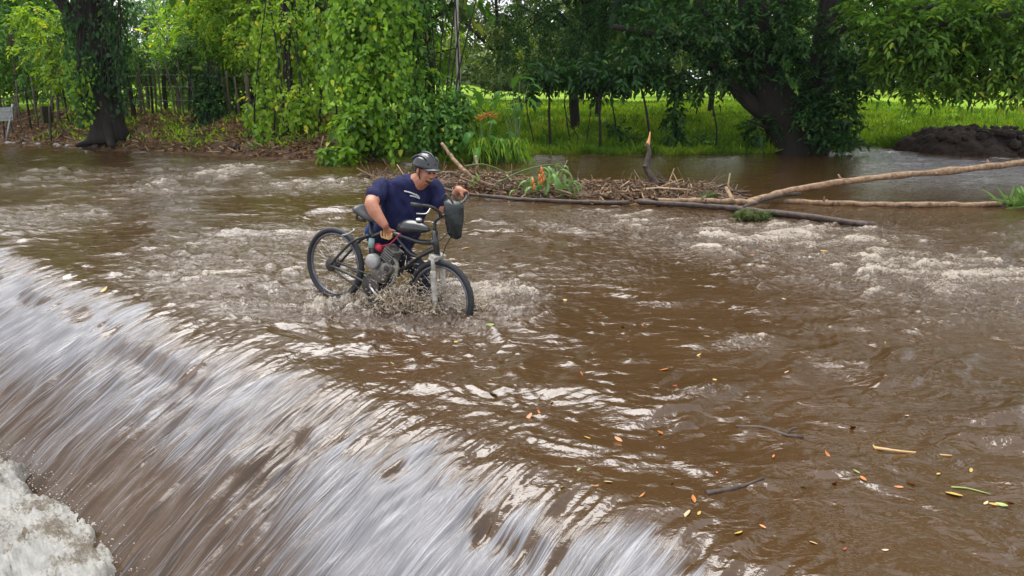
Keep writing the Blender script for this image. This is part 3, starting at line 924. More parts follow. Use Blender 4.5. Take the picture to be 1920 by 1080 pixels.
# roadside signs seen from behind
b = base_at(10, 262, 24.6)
e = empty('road_sign', b, 'grey sign board seen from behind at the left edge', 'sign')
mb = MB(); mb.tube([P(8, 264, 24.5) - (0, 0, .2), P(24, 195, 24.5)], 0.035, 8); mb.build('pole', M['metal_grey'], e, True, b)
c = P(8, 214, 24.46)
mb = MB(); mb.box(c, (0.26, 0.03, 0.02), (0, 0.012, 0), (0.02, 0, 0.21)); mb.build('board', M['metal_grey'], e, False, b)
for dz in (-0.1, 0.1):
    mb = MB(); mb.box(c + (0.02, -0.022, dz), (0.20, 0.0, 0.0), (0, 0.010, 0), (0, 0, 0.018)); mb.build('bracket', M['metal_grey'], e, False, b)
b = base_at(93, 272, 23.6)
e = empty('marker_post', b, 'dark post with a narrow board seen edge-on at the water', 'post')
mb = MB(); mb.tube([P(95, 280, 23.5) - (0, 0, .2), P(91, 200, 23.5)], 0.04, 8); mb.build('pole', M['post_dark'], e, True, b)
mb = MB(); mb.box(P(87, 215, 23.45), (0.035, 0.0, 0), (0, 0.25, 0), (0, 0, 0.25)); mb.build('board', M['post_dark'], e, False, b)

# leaf litter, weeds and stones of the left bank
rng = np.random.default_rng(250)
n = 26000
x = rng.uniform(-19, -3.2, n); d = rng.uniform(0.05, 3.4, n)
y = np.interp(x, sh[:, 0], sh[:, 1]) + d
z = ground_z(x, y) + 0.02
keep = samp(G_MID, x * 0.6, y * 0.6) > -0.6
c = np.stack([x, y, z], 1)[keep]; n = len(c)
ti = np.clip(rng.beta(1.6, 2.2, n), 0, 0.93)
o = link('leaf_litter', leaf_mesh('leaf_litter', c, unit(rng.normal(0, 1, (n, 3)) * [1, 1, 0.45]), unit(rng.normal(0, 0.6, (n, 3)) + [0, -0.3, 1]), rng.uniform(0.05, 0.17, n), rng.uniform(0.02, 0.08, n), ti), M['litter'])
tag(o, 'brown leaf litter and torn stalks covering the left bank', 'leaf litter', kind='stuff')
n = 3400
xc = rng.uniform(-18, -3.5, 90); dc = rng.uniform(0.5, 3.3, 90)
k = rng.integers(0, 90, n)
x = xc[k] + rng.normal(0, 0.26, n); d = np.clip(dc[k] + rng.normal(0, 0.22, n), 0.1, 4)
y = np.interp(x, sh[:, 0], sh[:, 1]) + d
c = np.stack([x, y, ground_z(x, y)], 1)
o = link('weeds', leaf_mesh('weeds', c, unit(rng.normal(0, 0.6, (n, 3)) + [0, -0.1, 0.9]), unit(rng.normal(0, 0.6, (n, 3)) + [0, -0.8, 0.5]), rng.uniform(0.08, 0.28, n), rng.uniform(0.02, 0.07, n), rng.uniform(0, 1, n)), M['leaf_bright'])
tag(o, 'low green weeds scattered over the left bank', 'weeds', kind='stuff')
mb = MB()
for k in range(420):
    x = rng.uniform(-19, -3.2); d = abs(rng.normal(0.3, 0.7)) + 0.03
    y = np.interp(x, sh[:, 0], sh[:, 1]) + d
    p = np.array([x, y, float(ground_z(x, y)) + 0.04]); dv = unit(rng.normal(0, 1, 3) * [1, 0.7, 0.35]) * rng.uniform(0.1, 0.6)
    mb.tube([p - dv / 2, p + rng.normal(0, 0.02, 3), p + dv / 2], rng.uniform(0.006, 0.02), 4)
tag(mb.build('bank_twigs', M['twig_mixed']), 'brown broken twigs strewn along the left waterline', 'twigs', kind='stuff')


def rock(name, p, r, mat, lab, seed, flat=0.65, group=None):
    rg = np.random.default_rng(seed)
    mb_ = MB()
    mb_.ellipsoid((0, 0, 0), (r, 0, 0), (0, r * 0.8, 0), (0, 0, r * flat), 9, 6)
    mb_.v = [tuple(np.array(q) * (1 + rg.normal(0, 0.10))) for q in mb_.v]
    o_ = link(name, mb_.mesh(name, False), mat)
    o_.location = p
    return tag(o_, lab, 'stone', group)


q = W(117, 262, 0.12); rock('stone', q, 0.16, M['stone_white'], 'pale stone on the bank right of the dark marker post', 1)
q = W(168, 272, 0.10); rock('stone', q, 0.20, M['stone'], 'grey stone at the foot of the vine-clad trunk', 2)
q = W(590, 290, 0.10); rock('stone', q, 0.13, M['wood_tan'], 'tan stone at the waterline left of the climber curtain', 3)
q = W(450, 281, 0.12); rock('stone', q, 0.22, M['mud'], 'dark mossy stone on the bank near the hanging spray of vine', 4)
for k in range(26):
    px = rng.uniform(5, 165); q = W(px, np.interp(px, [0, 165], [266, 276]) + rng.uniform(-3, 1), 0.04)
    rock('pebble', q, rng.uniform(0.05, 0.10), M['stone'], 'small grey stone in the row at the waterline below the signs', 20 + k, 0.6, 'stones along the left waterline')

# ---------------- climbers in the middle
CURT = [  # name label, material, trunk px path, strands (x0,x1,y0,y1,t0,t1,len0,len1,count), blobs, leaf size
    ('yellow-green climbers over thin stems left of the thick curtain', 'leaf_bright', [(545, 300, 20.6), (540, 150, 20.6), (530, -60, 20.8)],
     [(470, 610, -40, 160, 20.0, 21.4, 0.4, 1.5, 85), (480, 610, 130, 235, 19.8, 20.6, 0.3, 0.9, 45)], [bl(525, 60, 21, 0.9, 0.5, 1.0, 90), bl(570, 200, 20.4, 0.5, 0.4, 0.55, 60), bl(500, 210, 21, 0.45, 0.4, 0.5, 40)], 0.145),
    ('thick bright curtain of climbers hanging down to the water', 'leaf_vine', [(680, 305, 19.4), (690, 150, 19.5), (680, -80, 19.6)],
     [(610, 770, -50, 130, 18.3, 19.4, 0.4, 1.3, 150), (620, 760, 100, 250, 18.0, 18.9, 0.3, 0.9, 110), (580, 700, 0, 120, 18.9, 19.8, 0.4, 1.2, 36)],
     [bl(690, 20, 19.2, 1.1, 0.6, 0.8, 130), bl(700, 130, 19.0, 0.95, 0.5, 0.9, 150), bl(690, 230, 18.8, 0.8, 0.5, 0.6, 120), bl(640, 285, 18.4, 0.42, 0.35, 0.25, 60)], 0.17),
    ('darker green climbers between the bright curtain and the broad-leaved plant', 'leaf_mid', [(800, 300, 19.8), (806, 160, 19.9), (790, -80, 20.2)],
     [(755, 800, -40, 60, 19.4, 20.2, 0.3, 1.1, 40), (760, 880, 150, 255, 18.3, 19.2, 0.3, 0.9, 120)],
     [bl(810, 235, 18.9, 0.85, 0.5, 0.65, 150), bl(780, 130, 19.6, 0.45, 0.4, 0.7, 70), bl(860, 200, 19.3, 0.5, 0.4, 0.5, 70), bl(775, 20, 19.9, 0.5, 0.4, 0.6, 60)], 0.15),
]
for i, (lab, lm, tr, strands, blobs, ls) in enumerate(CURT):
    rng = np.random.default_rng(300 + i)
    b = base_at(tr[0][0], tr[0][1], tr[0][2])
    e = empty('climber_curtain', b, lab, 'climbing plants', 'climber-smothered trees on the bank')
    limbs = [([b] + [P(*q) for q in tr[1:]], 0.16, 0.10)]
    for k in range(10):
        x0 = tr[1][0] + rng.uniform(-60, 60)
        limbs.append(([P(x0, 302, tr[0][2] + 0.1), P(x0 + rng.uniform(-15, 15), 180, tr[0][2] - 0.2), P(x0 + rng.uniform(-35, 35), -20, tr[0][2])], 0.03, 0.015))
    wood('stems', limbs, M['bark_dark'], e, 7)
    tops = []
    for x0, x1, y0, y1, t0, t1, l0, l1, cnt in strands:
        tops += [(P(rng.uniform(x0, x1), rng.uniform(y0, y1), rng.uniform(t0, t1)), rng.uniform(l0, l1)) for _ in range(cnt)]
    tops = [(p, min(l, p[2] - 0.02)) for p, l in tops if p[2] > 0.25]
    foliage('leaves', join(hang_strands(tops, rng, 0.075, ls, 0.72), blob_sprigs(blobs, rng, 6, ls, 0.7, 0.36, 0.8, 0.45, (0, -1, 0))), M[lm], e, 0.18)

# a spray of vine that trails into the water left of the curtain
rng = np.random.default_rng(320)
e = empty('trailing_vine', W(468, 296), 'bright vine spray trailing into the water left of the curtain', 'vine')
wood('stem', [([P(500, 205, 20.6), P(480, 245, 20.2), W(458, 299, 0.0)], 0.015, 0.008)], M['bark_mid'], e, 5)
foliage('leaves', hang_strands([(P(rng.uniform(465, 495), rng.uniform(215, 262), 20.2), rng.uniform(0.25, 0.55)) for _ in range(16)], rng, 0.08, 0.13, 0.7), M['leaf_vine'], e)

# slim pale trunk
b = base_at(858, 215, 20.6)
e = empty('slim_tree', b, 'slim tree with a bare white trunk above the broad-leaved plant', 'tree')
wood('trunk', [([b, P(860, 140, 20.6), P(856, 40, 20.6), P(857, -80, 20.6), P(850, -300, 20.6)], 0.065, 0.05)], M['bark_pale'], e, 9, 0.04)
rng = np.random.default_rng(330)
foliage('crown', canopy(P(852, -300, 20.6)[0], P(852, -300, 20.6)[1], 6.2, 9, 1.9, rng, 140, 5, 0.3), M['leaf_mid'], e)


# ---------------- broad-leaved plants
def blade_mesh(name, L_, W_, bend=0.5, seed=0, n=9):
    """A banana-like blade along +X, arching down, folded along its midrib."""
    rg = np.random.default_rng(seed)
    v, f = [], []
    x = z = 0.0
    ang = 0.35
    for i in range(n + 1):
        s = i / n
        w = W_ * 0.5 * (math.sin(math.pi * min(1, s * 0.92 + 0.08)) ** 0.7) * (1 if i < n else 0.05)
        for j, sd in enumerate((-1, -0.5, 0, 0.5, 1)):
            wav = 0.10 * W_ * abs(sd) * math.sin(i * 2.1 + sd * 2 + seed)
            v.append((x, sd * w, z + 0.30 * abs(sd) * w + wav * 0.5))
        x += L_ / n * math.cos(ang); z += L_ / n * math.sin(ang)
        ang -= bend * 2.2 / n
    for i in range(n):
        for j in range(4):
            a = i * 5 + j
            f.append((a, a + 1, a + 6, a + 5))
    me = bpy.data.meshes.new(name)
    me.from_pydata(v, [], f)
    me.polygons.foreach_set('use_smooth', np.ones(len(f), bool))
    me.update()
    add_attr(me, 'tint', np.clip(np.full(len(v), rg.uniform(0.25, 0.8)) + rg.normal(0, 0.05, len(v)), 0, 1))
    return me


def aim(p, d, roll=0.0, s=1.0):
    """Local matrix: +X along d, +Z roughly up."""
    x = Vector(d).normalized()
    y = Vector((0, 0, 1)).cross(x)
    y = y.normalized() if y.length > 1e-4 else Vector((0, 1, 0))
    z = x.cross(y)
    m = Matrix((x, y, z)).transposed().to_4x4()
    return Matrix.Translation(Vector(p)) @ m @ Matrix.Rotation(roll, 4, 'X') @ Matrix.Scale(s, 4)


BL = [blade_mesh('leaf_blade', 0.62, 0.24, bd, k) for k, bd in enumerate((0.45, 0.8, 1.1))]
for m_ in BL:
    m_.materials.append(M['leaf_big'])


def broad_plant(px, py, t, leaves, lab, grp=None, stem_h=0.8):
    b_ = base_at(px, py, t)
    e_ = empty('broad_leaved_plant', b_, lab, 'plant', grp)
    mb_ = MB()
    for k_, (lx, ly, dt, dx, dz, roll, s) in enumerate(leaves):
        p_ = P(lx, ly, t + dt)
        mb_.tube(bez([b_ + (0.04 * math.cos(k_), 0.04 * math.sin(k_), 0), (b_ + p_) / 2 + (0, 0, 0.15), p_], 6), np.linspace(0.022, 0.010, 6), 5)
        o_ = bpy.data.objects.new('leaf', BL[k_ % 3]); COL.objects.link(o_)
        o_.parent = e_
        o_.matrix_local = aim(Vector(p_ - b_), (dx, -0.55 + 0.3 * math.sin(k_ * 2.0), dz), roll, s)
    mb_.build('stems', M['leaf_big_stem'], e_, True, b_)
    return e_


M['leaf_over'] = leafy('leaf_over', (0.0180, 0.0630, 0.0096), (0.2005, 0.3987, 0.0481), (0.4455, 0.4950, 0.0688), trans=0.42)
M['leaf_big_stem'] = plain('leaf_big_stem', (0.05, 0.10, 0.02), (0.10, 0.18, 0.04), 0.5)
e = broad_plant(905, 302, 18.6, [(905, 240, 0, 0.4, 0.2, 0.3, 1.0), (915, 255, -.1, 0.6, -0.6, 0.2, 1.05), (890, 250, -.2, -0.7, -0.3, -0.3, 0.9), (925, 225, .1, 0.9, 0.6, 0.2, 1.1),
                                 (900, 200, .2, -0.2, 0.9, 0.0, 1.0), (935, 262, -.1, 0.8, -0.8, 0.4, 0.9), (880, 225, .1, -0.8, 0.3, 0.0, 0.9), (930, 205, .2, 0.3, 0.9, 0.2, 0.9),
                                 (945, 250, .2, 0.9, -0.2, 0.0, 0.9), (900, 275, -.3, -0.2, -0.9, 0.2, 0.8), (950, 275, 0, 0.4, -0.9, -0.3, 0.8), (872, 265, -.2, -0.7, -0.6, 0.2, 0.7)],
                'broad-leaved plant with orange bracts at the right end of the climbers')
b = np.array(e.location)
for k, (px, py) in enumerate(((905, 222), (915, 218), (925, 222), (898, 226))):
    mb = MB()
    p = P(px, py, 18.2)
    for j in range(3):
        mb.tube([p + (0.0, 0, 0.03 * j), p + (0.06 * (-1) ** j, -0.03, 0.03 * j + 0.03), p + (0.12 * (-1) ** j, -0.05, 0.03 * j + 0.07)], [0.016, 0.014, 0.003], 5)
    mb.build('bract', M['bract'], e, True, b)
broad_plant(965, 292, 19.6, [(962, 165, 0, 0.3, 0.6, 0, 0.8), (975, 150, 0, 0.8, 0.1, 0, 0.8), (945, 172, 0, -0.8, -0.2, 0, 0.8), (985, 185, 0, 0.7, -0.5, 0, 0.75), (935, 190, 0, -0.6, -0.5, 0, 0.75), (968, 195, -.2, 0.2, -0.8, 0, 0.7), (990, 160, .2, 0.9, -0.2, 0, 0.7)],
            'tall thin-stemmed plant with hand-shaped foliage beside the drowned saplings')
rng = np.random.default_rng(340)
e = empty('drooping_grass', W(955, 303), 'tuft of drooping narrow leaves below the broad-leaved plant', 'grass')
n = 420
c = np.array([P(rng.uniform(880, 985), rng.uniform(255, 285), rng.uniform(18.2, 19.0)) for _ in range(n)])
foliage('leaves', [c, unit(rng.normal(0, 0.35, (n, 3)) + [0.1, -0.2, -0.9]), unit(rng.normal(0, 0.4, (n, 3)) + [0, -1, 0.3]), rng.uniform(0.2, 0.45, n), rng.uniform(0.025, 0.05, n), rng.uniform(0, 1, n)], M['leaf_vine'], e)

# ---------------- drowned saplings in front of the meadow
SAP = [  # foot px, top px, t, radius, crown blobs, label
    ((1034, 287), (1030, 170), 19.8, 0.045, [(1030, 128, 0.55, 56), (1010, 153, 0.35, 24)], 'straight dark sapling standing in the water nearest the broad-leaved plant'),
    ((1075, 286), (1058, 190), 20.4, 0.022, [(1062, 143, 0.4, 28)], 'thin leaning sapling second from the broad-leaved plant'),
    ((1127, 290), (1122, 180), 19.6, 0.045, [(1122, 130, 0.6, 64), (1150, 148, 0.4, 32), (1095, 143, 0.4, 28)], 'straight dark sapling with a broad drooping head'),
    ((1160, 286), (1146, 185), 20.6, 0.03, [(1150, 143, 0.4, 32)], 'bowed sapling with a few dark leaf fans low on its stem'),
    ((1222, 292), (1205, 170), 19.9, 0.04, [(1200, 133, 0.55, 56), (1225, 143, 0.4, 32)], 'leaning sapling behind the upright broken branch'),
    ((1270, 290), (1265, 180), 20.0, 0.042, [(1262, 140, 0.5, 48), (1275, 163, 0.25, 24)], 'sapling with small leaves all down its stem'),
    ((1340, 290), (1338, 205), 20.0, 0.03, [(1335, 158, 0.45, 40)], 'lone thin sapling left of the great leaning tree'),
    ((1095, 288), (1108, 205), 20.2, 0.02, [(1110, 168, 0.25, 16)], 'slender forked sapling leaning right over the water'),
    ((1012, 288), (990, 215), 20.2, 0.02, [(985, 178, 0.3, 19)], 'slender sapling leaning left beside the broad-leaved plant'),
]
for i, ((fx_, fy_), (tx, ty), t, r, bs_, lab) in enumerate(SAP):
    rng = np.random.default_rng(400 + i)
    f = W(fx_, fy_, -0.05)
    t = float(f[1]) / CP * 0.985
    top = P(tx, ty, f[1] / (CP - (ty - 540) / F_PX * SP))
    e = empty('sapling', f, lab, 'sapling', 'drowned saplings along the far bank')
    limbs = [([f - (0, 0, 0.2), (f + top) / 2 + rng.normal(0, 0.04, 3), top], r, r * 0.6)]
    tt = top[1] / (CP - (ty - 540) / F_PX * SP)
    for x, y, rr, n in bs_:
        for _ in range(3):
            limbs.append(([top - (0, 0, 0.2), (top + P(x, y, tt)) / 2, P(x, y, tt) + rng.normal(0, rr * 0.4, 3)], r * 0.45, 0.006))
    if i == 7:
        limbs.append(([f, (f + P(1060, 215, 20.4)) / 2 + (0.05, 0, 0), P(1060, 215, 20.4)], 0.018, 0.01))
    wood('trunk', limbs, M['bark_dark'], e, 6)
    data = blob_sprigs([bl(x, y, tt, rr * 1.2, rr, rr * 0.6, n) for x, y, rr, n in bs_], rng, 6, 0.18, 0.5, 0.30, 0.5, 0.3)
    if i in (3, 5):
        data = join(data, blob_sprigs([(f + (top - f) * s, (0.28, 0.2, 0.16), 12) for s in ((0.35, 0.45) if i == 3 else (0.2, 0.35, 0.5, 0.65, 0.8))], rng, 5, 0.15, 0.6, 0.22, 0.8, 0.3))
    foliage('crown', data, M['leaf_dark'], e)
rng = np.random.default_rng(420)
for px, py, lab in ((1180, 283, 'low dark bush at the waterline behind the upright broken branch'), (1400, 282, 'low bush at the waterline under the great tree\'s left limb'), (1310, 284, 'low bush at the waterline beside the lone thin sapling')):
    f = W(px, py, 0.0)
    e = empty('waterside_bush', f, lab, 'shrub')
    wood('stem', [([f - (0, 0, 0.1), f + (0.05, 0, 0.25), f + (0.1 * k, 0.02, 0.45)], 0.015, 0.006) for k in (-2, 0, 2)], M['bark_dark'], e, 5)
    foliage('leaves', blob_sprigs([(f + (0, 0, 0.25), (0.5, 0.35, 0.22), 46), (f + (0.35, 0.1, 0.2), (0.35, 0.3, 0.18), 30)], rng, 6, 0.13, 0.5, 0.22, 0.4, 0.3), M['leaf_mid'], e)

# ---------------- feathery dark tree above the saplings
rng = np.random.default_rng(430)
b = base_at(1080, 240, 25.5)
e = empty('feathery_tree', b, 'dark feathery tree filling the top above the saplings', 'tree')
wood('trunk', [([b, P(1075, 120, 25.3), P(1100, 20, 25.0), P(1110, -120, 25)], 0.16, 0.10)] + [([P(1085, 70, 25.2), P(x * 0.5 + 540, 30, 24.6), P(x, y, 24.2)], 0.06, 0.015) for x, y in ((980, 60), (1030, 20), (1180, 60), (1230, 20), (1150, 110))], M['bark_dark'], e, 8)
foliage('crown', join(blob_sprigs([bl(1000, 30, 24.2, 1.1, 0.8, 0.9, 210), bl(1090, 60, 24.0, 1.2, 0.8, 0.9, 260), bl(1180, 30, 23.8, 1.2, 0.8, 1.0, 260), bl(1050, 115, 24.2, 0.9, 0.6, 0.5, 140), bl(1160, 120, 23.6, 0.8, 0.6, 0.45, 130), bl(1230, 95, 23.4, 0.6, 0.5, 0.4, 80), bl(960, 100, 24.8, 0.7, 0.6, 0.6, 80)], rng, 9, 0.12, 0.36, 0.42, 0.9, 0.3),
                        canopy(b[0] + 1, b[1] - 0.5, 4.6, 14, 3.6, rng, 560, 9)), M['leaf_dark'], e)

# ---------------- great leaning tree
rng = np.random.default_rng(440)
f = W(1500, 292, -0.1)
T0 = f[1] / CP
tz = lambda py, y: y / (CP - (py - 540) / F_PX * SP)
yy = f[1]
Q = lambda px, py, dy=0.0: P(px, py, tz(py, yy + dy))
e = empty('great_tree', f, 'great dark leaning tree with a spreading trunk at the water\'s edge', 'tree')
limbs = [([f - (0.15, 0, 0.3), Q(1480, 240), Q(1450, 185), Q(1425, 120), Q(1415, 40), Q(1400, -60), Q(1390, -200)], 0.66, 0.22),
         ([f + (0.2, 0, -0.3), Q(1525, 235), Q(1530, 170, .2), Q(1545, 90, .3), Q(1560, 0, .4), Q(1570, -160, .6)], 0.55, 0.2),
         ([Q(1470, 230), Q(1420, 205, -.2), Q(1365, 150, -.3), Q(1300, 92, -.5), Q(1235, 68, -.7), Q(1150, 50, -.9)], 0.23, 0.06),
         ([Q(1445, 175), Q(1400, 120, -.2), Q(1350, 60, -.3), Q(1300, -10, -.4)], 0.17, 0.06),
         ([Q(1535, 160, .2), Q(1490, 100, .3), Q(1470, 20, .3), Q(1450, -80, .3)], 0.18, 0.07),
         ([Q(1550, 70, .3), Q(1620, 40, -.2), Q(1700, 20, -.8), Q(1780, 10, -1.2)], 0.13, 0.03),
         ([Q(1520, 240, 0), Q(1560, 200, -.5), Q(1600, 165, -.9)], 0.08, 0.02), ([Q(1500, 260), Q(1440, 240, -.3), Q(1400, 225, -.5)], 0.07, 0.02)]
for a in (0.2, 1.2, 2.2, 3.1, 4.2, 5.3):
    limbs.append(([f + (math.cos(a) * 0.3, math.sin(a) * 0.3, 0.45), f + (math.cos(a) * 0.6, math.sin(a) * 0.5, 0.1), f + (math.cos(a) * 0.95, math.sin(a) * 0.8, -0.25)], 0.2, 0.08))
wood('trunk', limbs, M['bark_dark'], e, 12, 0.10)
lowbl = [(1330, 60, -.8, 1.1, .7, .6, 150), (1250, 40, -.8, .9, .7, .6, 130), (1420, 30, -.9, 1.1, .6, .8, 170), (1490, 60, -1.0, .8, .5, .7, 120), (1390, 130, -.6, .45, .35, .35, 60), (1345, 110, -.5, .4, .3, .3, 40),
         (1550, 170, -1.0, .50, .45, .45, 90), (1530, 210, -1.0, .45, .4, .35, 70), (1575, 215, -1.0, .45, .4, .45, 90), (1600, 150, -1.1, .5, .45, .5, 90), (1550, 250, -.9, .45, .35, .3, 60), (1430, 240, -.4, .4, .3, .25, 40),
         (1600, 80, -1.0, .7, .5, .6, 120), (1480, 120, -.7, .4, .35, .4, 50), (1590, 255, -.8, .35, .3, .25, 40), (1200, 90, -.9, .5, .4, .35, 60)]
cv = canopy(f[0], f[1] + 0.5, 4.8, 17, 5.0, rng, 1100, 13)
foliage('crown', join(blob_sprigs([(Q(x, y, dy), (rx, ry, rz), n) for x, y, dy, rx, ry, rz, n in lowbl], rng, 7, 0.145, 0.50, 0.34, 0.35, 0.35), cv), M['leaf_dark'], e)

# ---------------- tree whose boughs hang in from the right
rng = np.random.default_rng(450)
b = np.array([17.2, 19.5, 0.2])
e = empty('overhanging_tree', b, 'leafy boughs hanging in from the right edge over the meadow', 'tree')
R_ = lambda px, py, t: P(px, py, t)
wood('trunk', [([b - (0, 0, 0.3), b + (-0.4, -0.3, 2.2), b + (-1.2, -0.8, 4.4), b + (-1.5, -1, 8)], 0.34, 0.15),
               ([b + (-0.9, -0.6, 3.4), R_(2050, 20, 18.2), R_(1900, 30, 17.6), R_(1750, 50, 17.4), R_(1650, 90, 17.4)], 0.14, 0.02),
               ([b + (-0.5, -0.4, 2.6), R_(2000, 100, 18.0), R_(1900, 110, 17.8), R_(1800, 135, 17.8)], 0.09, 0.015)], M['bark_dark'], e, 9)
bs_ = [(1690, 50, 17.6, .8, .6, .55, 130), (1780, 30, 17.4, .9, .6, .6, 150), (1880, 40, 17.2, .9, .6, .6, 150), (1760, 95, 17.6, .8, .5, .45, 120), (1860, 110, 17.6, .8, .5, .45, 120), (1680, 115, 18.2, .55, .45, .4, 80),
       (1930, 90, 17.2, .6, .5, .5, 80), (1800, 150, 18.0, .6, .45, .28, 80), (1900, 155, 18.0, .55, .4, .25, 60), (1720, 160, 18.4, .4, .35, .22, 44), (1640, 20, 17.8, .6, .5, .5, 80)]
foliage('crown', join(blob_sprigs([bl(*q) for q in bs_], rng, 7, 0.17, 0.46, 0.38, 0.45, 0.35), canopy(b[0] - 3.0, b[1] - 1, 4.6, 16, 4.6, rng, 900, 12)), M['leaf_over'], e)

# ---------------- meadow grass, mound
rng = np.random.default_rng(460)
n = 62000
x = rng.uniform(-2.0, 22, n); d = 0.05 + 26 * rng.uniform(0, 1, n) ** 2.0
y = np.interp(x, sh[:, 0], sh[:, 1]) + d
c = np.stack([x, y, ground_z(x, y) - 0.02], 1)
sz = 1 + d / 14
o = link('meadow_grass', leaf_mesh('meadow_grass', c, unit(rng.normal(0, 0.5, (n, 3)) * [1, 1, 0.2] + [0, 0, 1]), unit(rng.normal(0, 0.6, (n, 3)) + [0, -0.9, 0.6]), rng.uniform(0.10, 0.26, n) * (0.8 + 0.2 * sz) * (1 + 0.9 * np.clip(samp(G_MID, x * 0.7, y * 0.7), 0, 1.5) * (d < 7)), rng.uniform(0.015, 0.035, n) * sz, np.clip(0.36 - 0.16 * (d < 3) + 0.22 * samp(G_LOW, x * 3, y * 3) + 0.16 * samp(G_MID, x, y) + rng.normal(0, 0.18, n), 0, 1)), M['grass'])
tag(o, 'bright green meadow grass behind the flood water', 'grass', kind='stuff')

c = W(1850, 284, 0.0)
mb = MB()
rings = []
for i in range(25):
    s = i / 24
    r = math.cos(s * math.pi / 2) ** 0.8
    ring = []
    for j in range(90):
        a = 2 * math.pi * j / 90
        wob = 1 + 0.10 * math.sin(3 * a + 1) + 0.06 * math.sin(7 * a + 4 * s)
        p = np.array([2.25 * r * wob * math.cos(a), 0.3 + 1.3 * r * wob * math.sin(a), 0.0])
        k = float(samp(G_MID, p[0] * 2.2, p[1] * 2.2)) * 0.045 + float(samp(G_MID, p[0] * 7, p[1] * 7 + s)) * 0.022
        p[2] = -0.15 + 0.88 * s ** 0.9 * (1 - 0.22 * math.sin(p[0] * 1.6 + 1.0)) + k * (0.4 + s)
        ring.append(c + p * np.array([1 + k * 0.3, 1, 1]))
    rings.append(ring)
mb.rings(rings)
e = empty('earth_mound', c, 'dark heap of wet earth at the water\'s edge below the overhanging boughs', 'earth mound')
mb.build('heap', M['mud'], e, True, c)
clod = MB()
clod.ellipsoid((0, 0, 0), (1, 0, 0), (0, 1, 0.2), (0, 0, 0.7), 7, 5)
clod.v = [tuple(np.array(v) * (1 + rng.normal(0, 0.12))) for v in clod.v]
clod = clod.mesh('clod', False)
clod.materials.append(M['mud'])
for k in range(60):
    a = rng.uniform(3.3, 6.1); s = rng.uniform(0, 0.8)
    o = bpy.data.objects.new('clod', clod); COL.objects.link(o); o.parent = e
    o.location = (2.1 * (1 - s * s) * math.cos(a), 0.3 + 1.25 * (1 - s * s) * math.sin(a), 0.85 * s)
    o.scale = (rng.uniform(0.05, 0.17),) * 3
    o.rotation_euler = (0, 0, rng.uniform(0, 6))

# ------------------------------------------------------------------ driftwood raft
def log(name, pts, r0, r1, mat, lab, cat='log', knots=3, sides=10, seed=0, wob=0.5, group=None):
    rg = np.random.default_rng(seed)
    p0 = np.asarray(pts[0], float)
    e_ = empty(name, p0, lab, cat, group)
    n_ = 6 * len(pts)
    path_ = bez(pts, n_)
    path_[1:-1] += rg.normal(0, 1, (n_ - 2, 3)) * r0 * 0.30 * wob
    rad = np.linspace(r0, r1, n_) * (1 + rg.normal(0, 0.10, n_))
    MB().tube(path_, rad, sides, 0.06, rng=rg).build('trunk', mat, e_, True, p0)
    for k_ in range(knots):
        i_ = rg.integers(2, n_ - 2)
        dv = unit(rg.normal(0, 1, 3) + [0, -0.3, 0.9]) * (rad[i_] + rg.uniform(0.02, 0.10))
        MB().tube([path_[i_], path_[i_] + dv * 0.6, path_[i_] + dv], [rad[i_] * 0.5, rad[i_] * 0.35, rad[i_] * 0.22], 6, 0.05).build('branch_stub', mat, e_, True, p0)
    return e_


log('pale_log', [P(1384, 386, 12.3), P(1470, 360, 12.4), P(1600, 338, 12.6), P(1760, 322, 12.8), P(1925, 304, 13.0), P(2080, 285, 13.2)], 0.048, 0.060, M['wood_tan'], 'long pale log slanting up out of the water to the right edge', seed=1, knots=5)
log('floating_log', [W(1470, 377, 0.02), W(1560, 381, 0.03), W(1700, 384, 0.03), W(1820, 384, 0.03), W(1915, 380, 0.04), W(2050, 374, 0.04)], 0.040, 0.046, M['wood_tan'], 'long pale log floating level below the slanting one', seed=2, knots=4)
log('dark_beam', [W(1195, 378, 0.05), W(1330, 387, 0.06), W(1480, 402, 0.05), W(1640, 423, 0.04)], 0.042, 0.046, M['wood_dark'], 'straight dark beam lying across the front of the raft', 'beam', seed=3, wob=0.15, knots=2)
log('thin_log', [W(1230, 376, 0.08), W(1330, 376, 0.09), W(1420, 380, 0.07)], 0.035, 0.045, M['wood_tan'], 'short pale log between the dark beam and the raft', seed=4, knots=2)
log('dark_branch', [W(815, 350, 0.12), W(870, 362, 0.06), W(950, 371, 0.04), W(1060, 378, 0.03), W(1180, 380, 0.05)], 0.028, 0.035, M['wood_dark'], 'long dark branch along the near edge of the raft', 'branch', seed=5, knots=4)
log('raft_stick', [P(828, 268, 13.6), P(850, 298, 13.5), P(885, 332, 13.3), W(925, 352, 0.05)], 0.030, 0.04, M['wood_tan'], 'pale bent stick rising behind the rider\'s helmet', 'branch', seed=6, knots=2)
log('raft_stick', [P(892, 292, 13.6), P(896, 320, 13.6), W(898, 350, 0.0)], 0.022, 0.03, M['wood_tan'], 'short upright stick right of the bent one', 'branch', seed=7, knots=1)
log('raft_stick', [P(1500, 352, 12.8) * [1, 1, 0] + [0, 0, 0.1], W(1440, 372, 0.12), W(1395, 388, 0.1)], 0.035, 0.02, M['wood_dark'], 'dark forked twig leaning on the foot of the slanting log', 'branch', seed=8, knots=2)
log('raft_stick', [P(1362, 352, 12.6), W(1372, 372, 0.1), W(1380, 388, 0.0)], 0.03, 0.04, M['wood_tan'], 'short broken stick at the foot of the slanting log', 'branch', seed=9, knots=1)
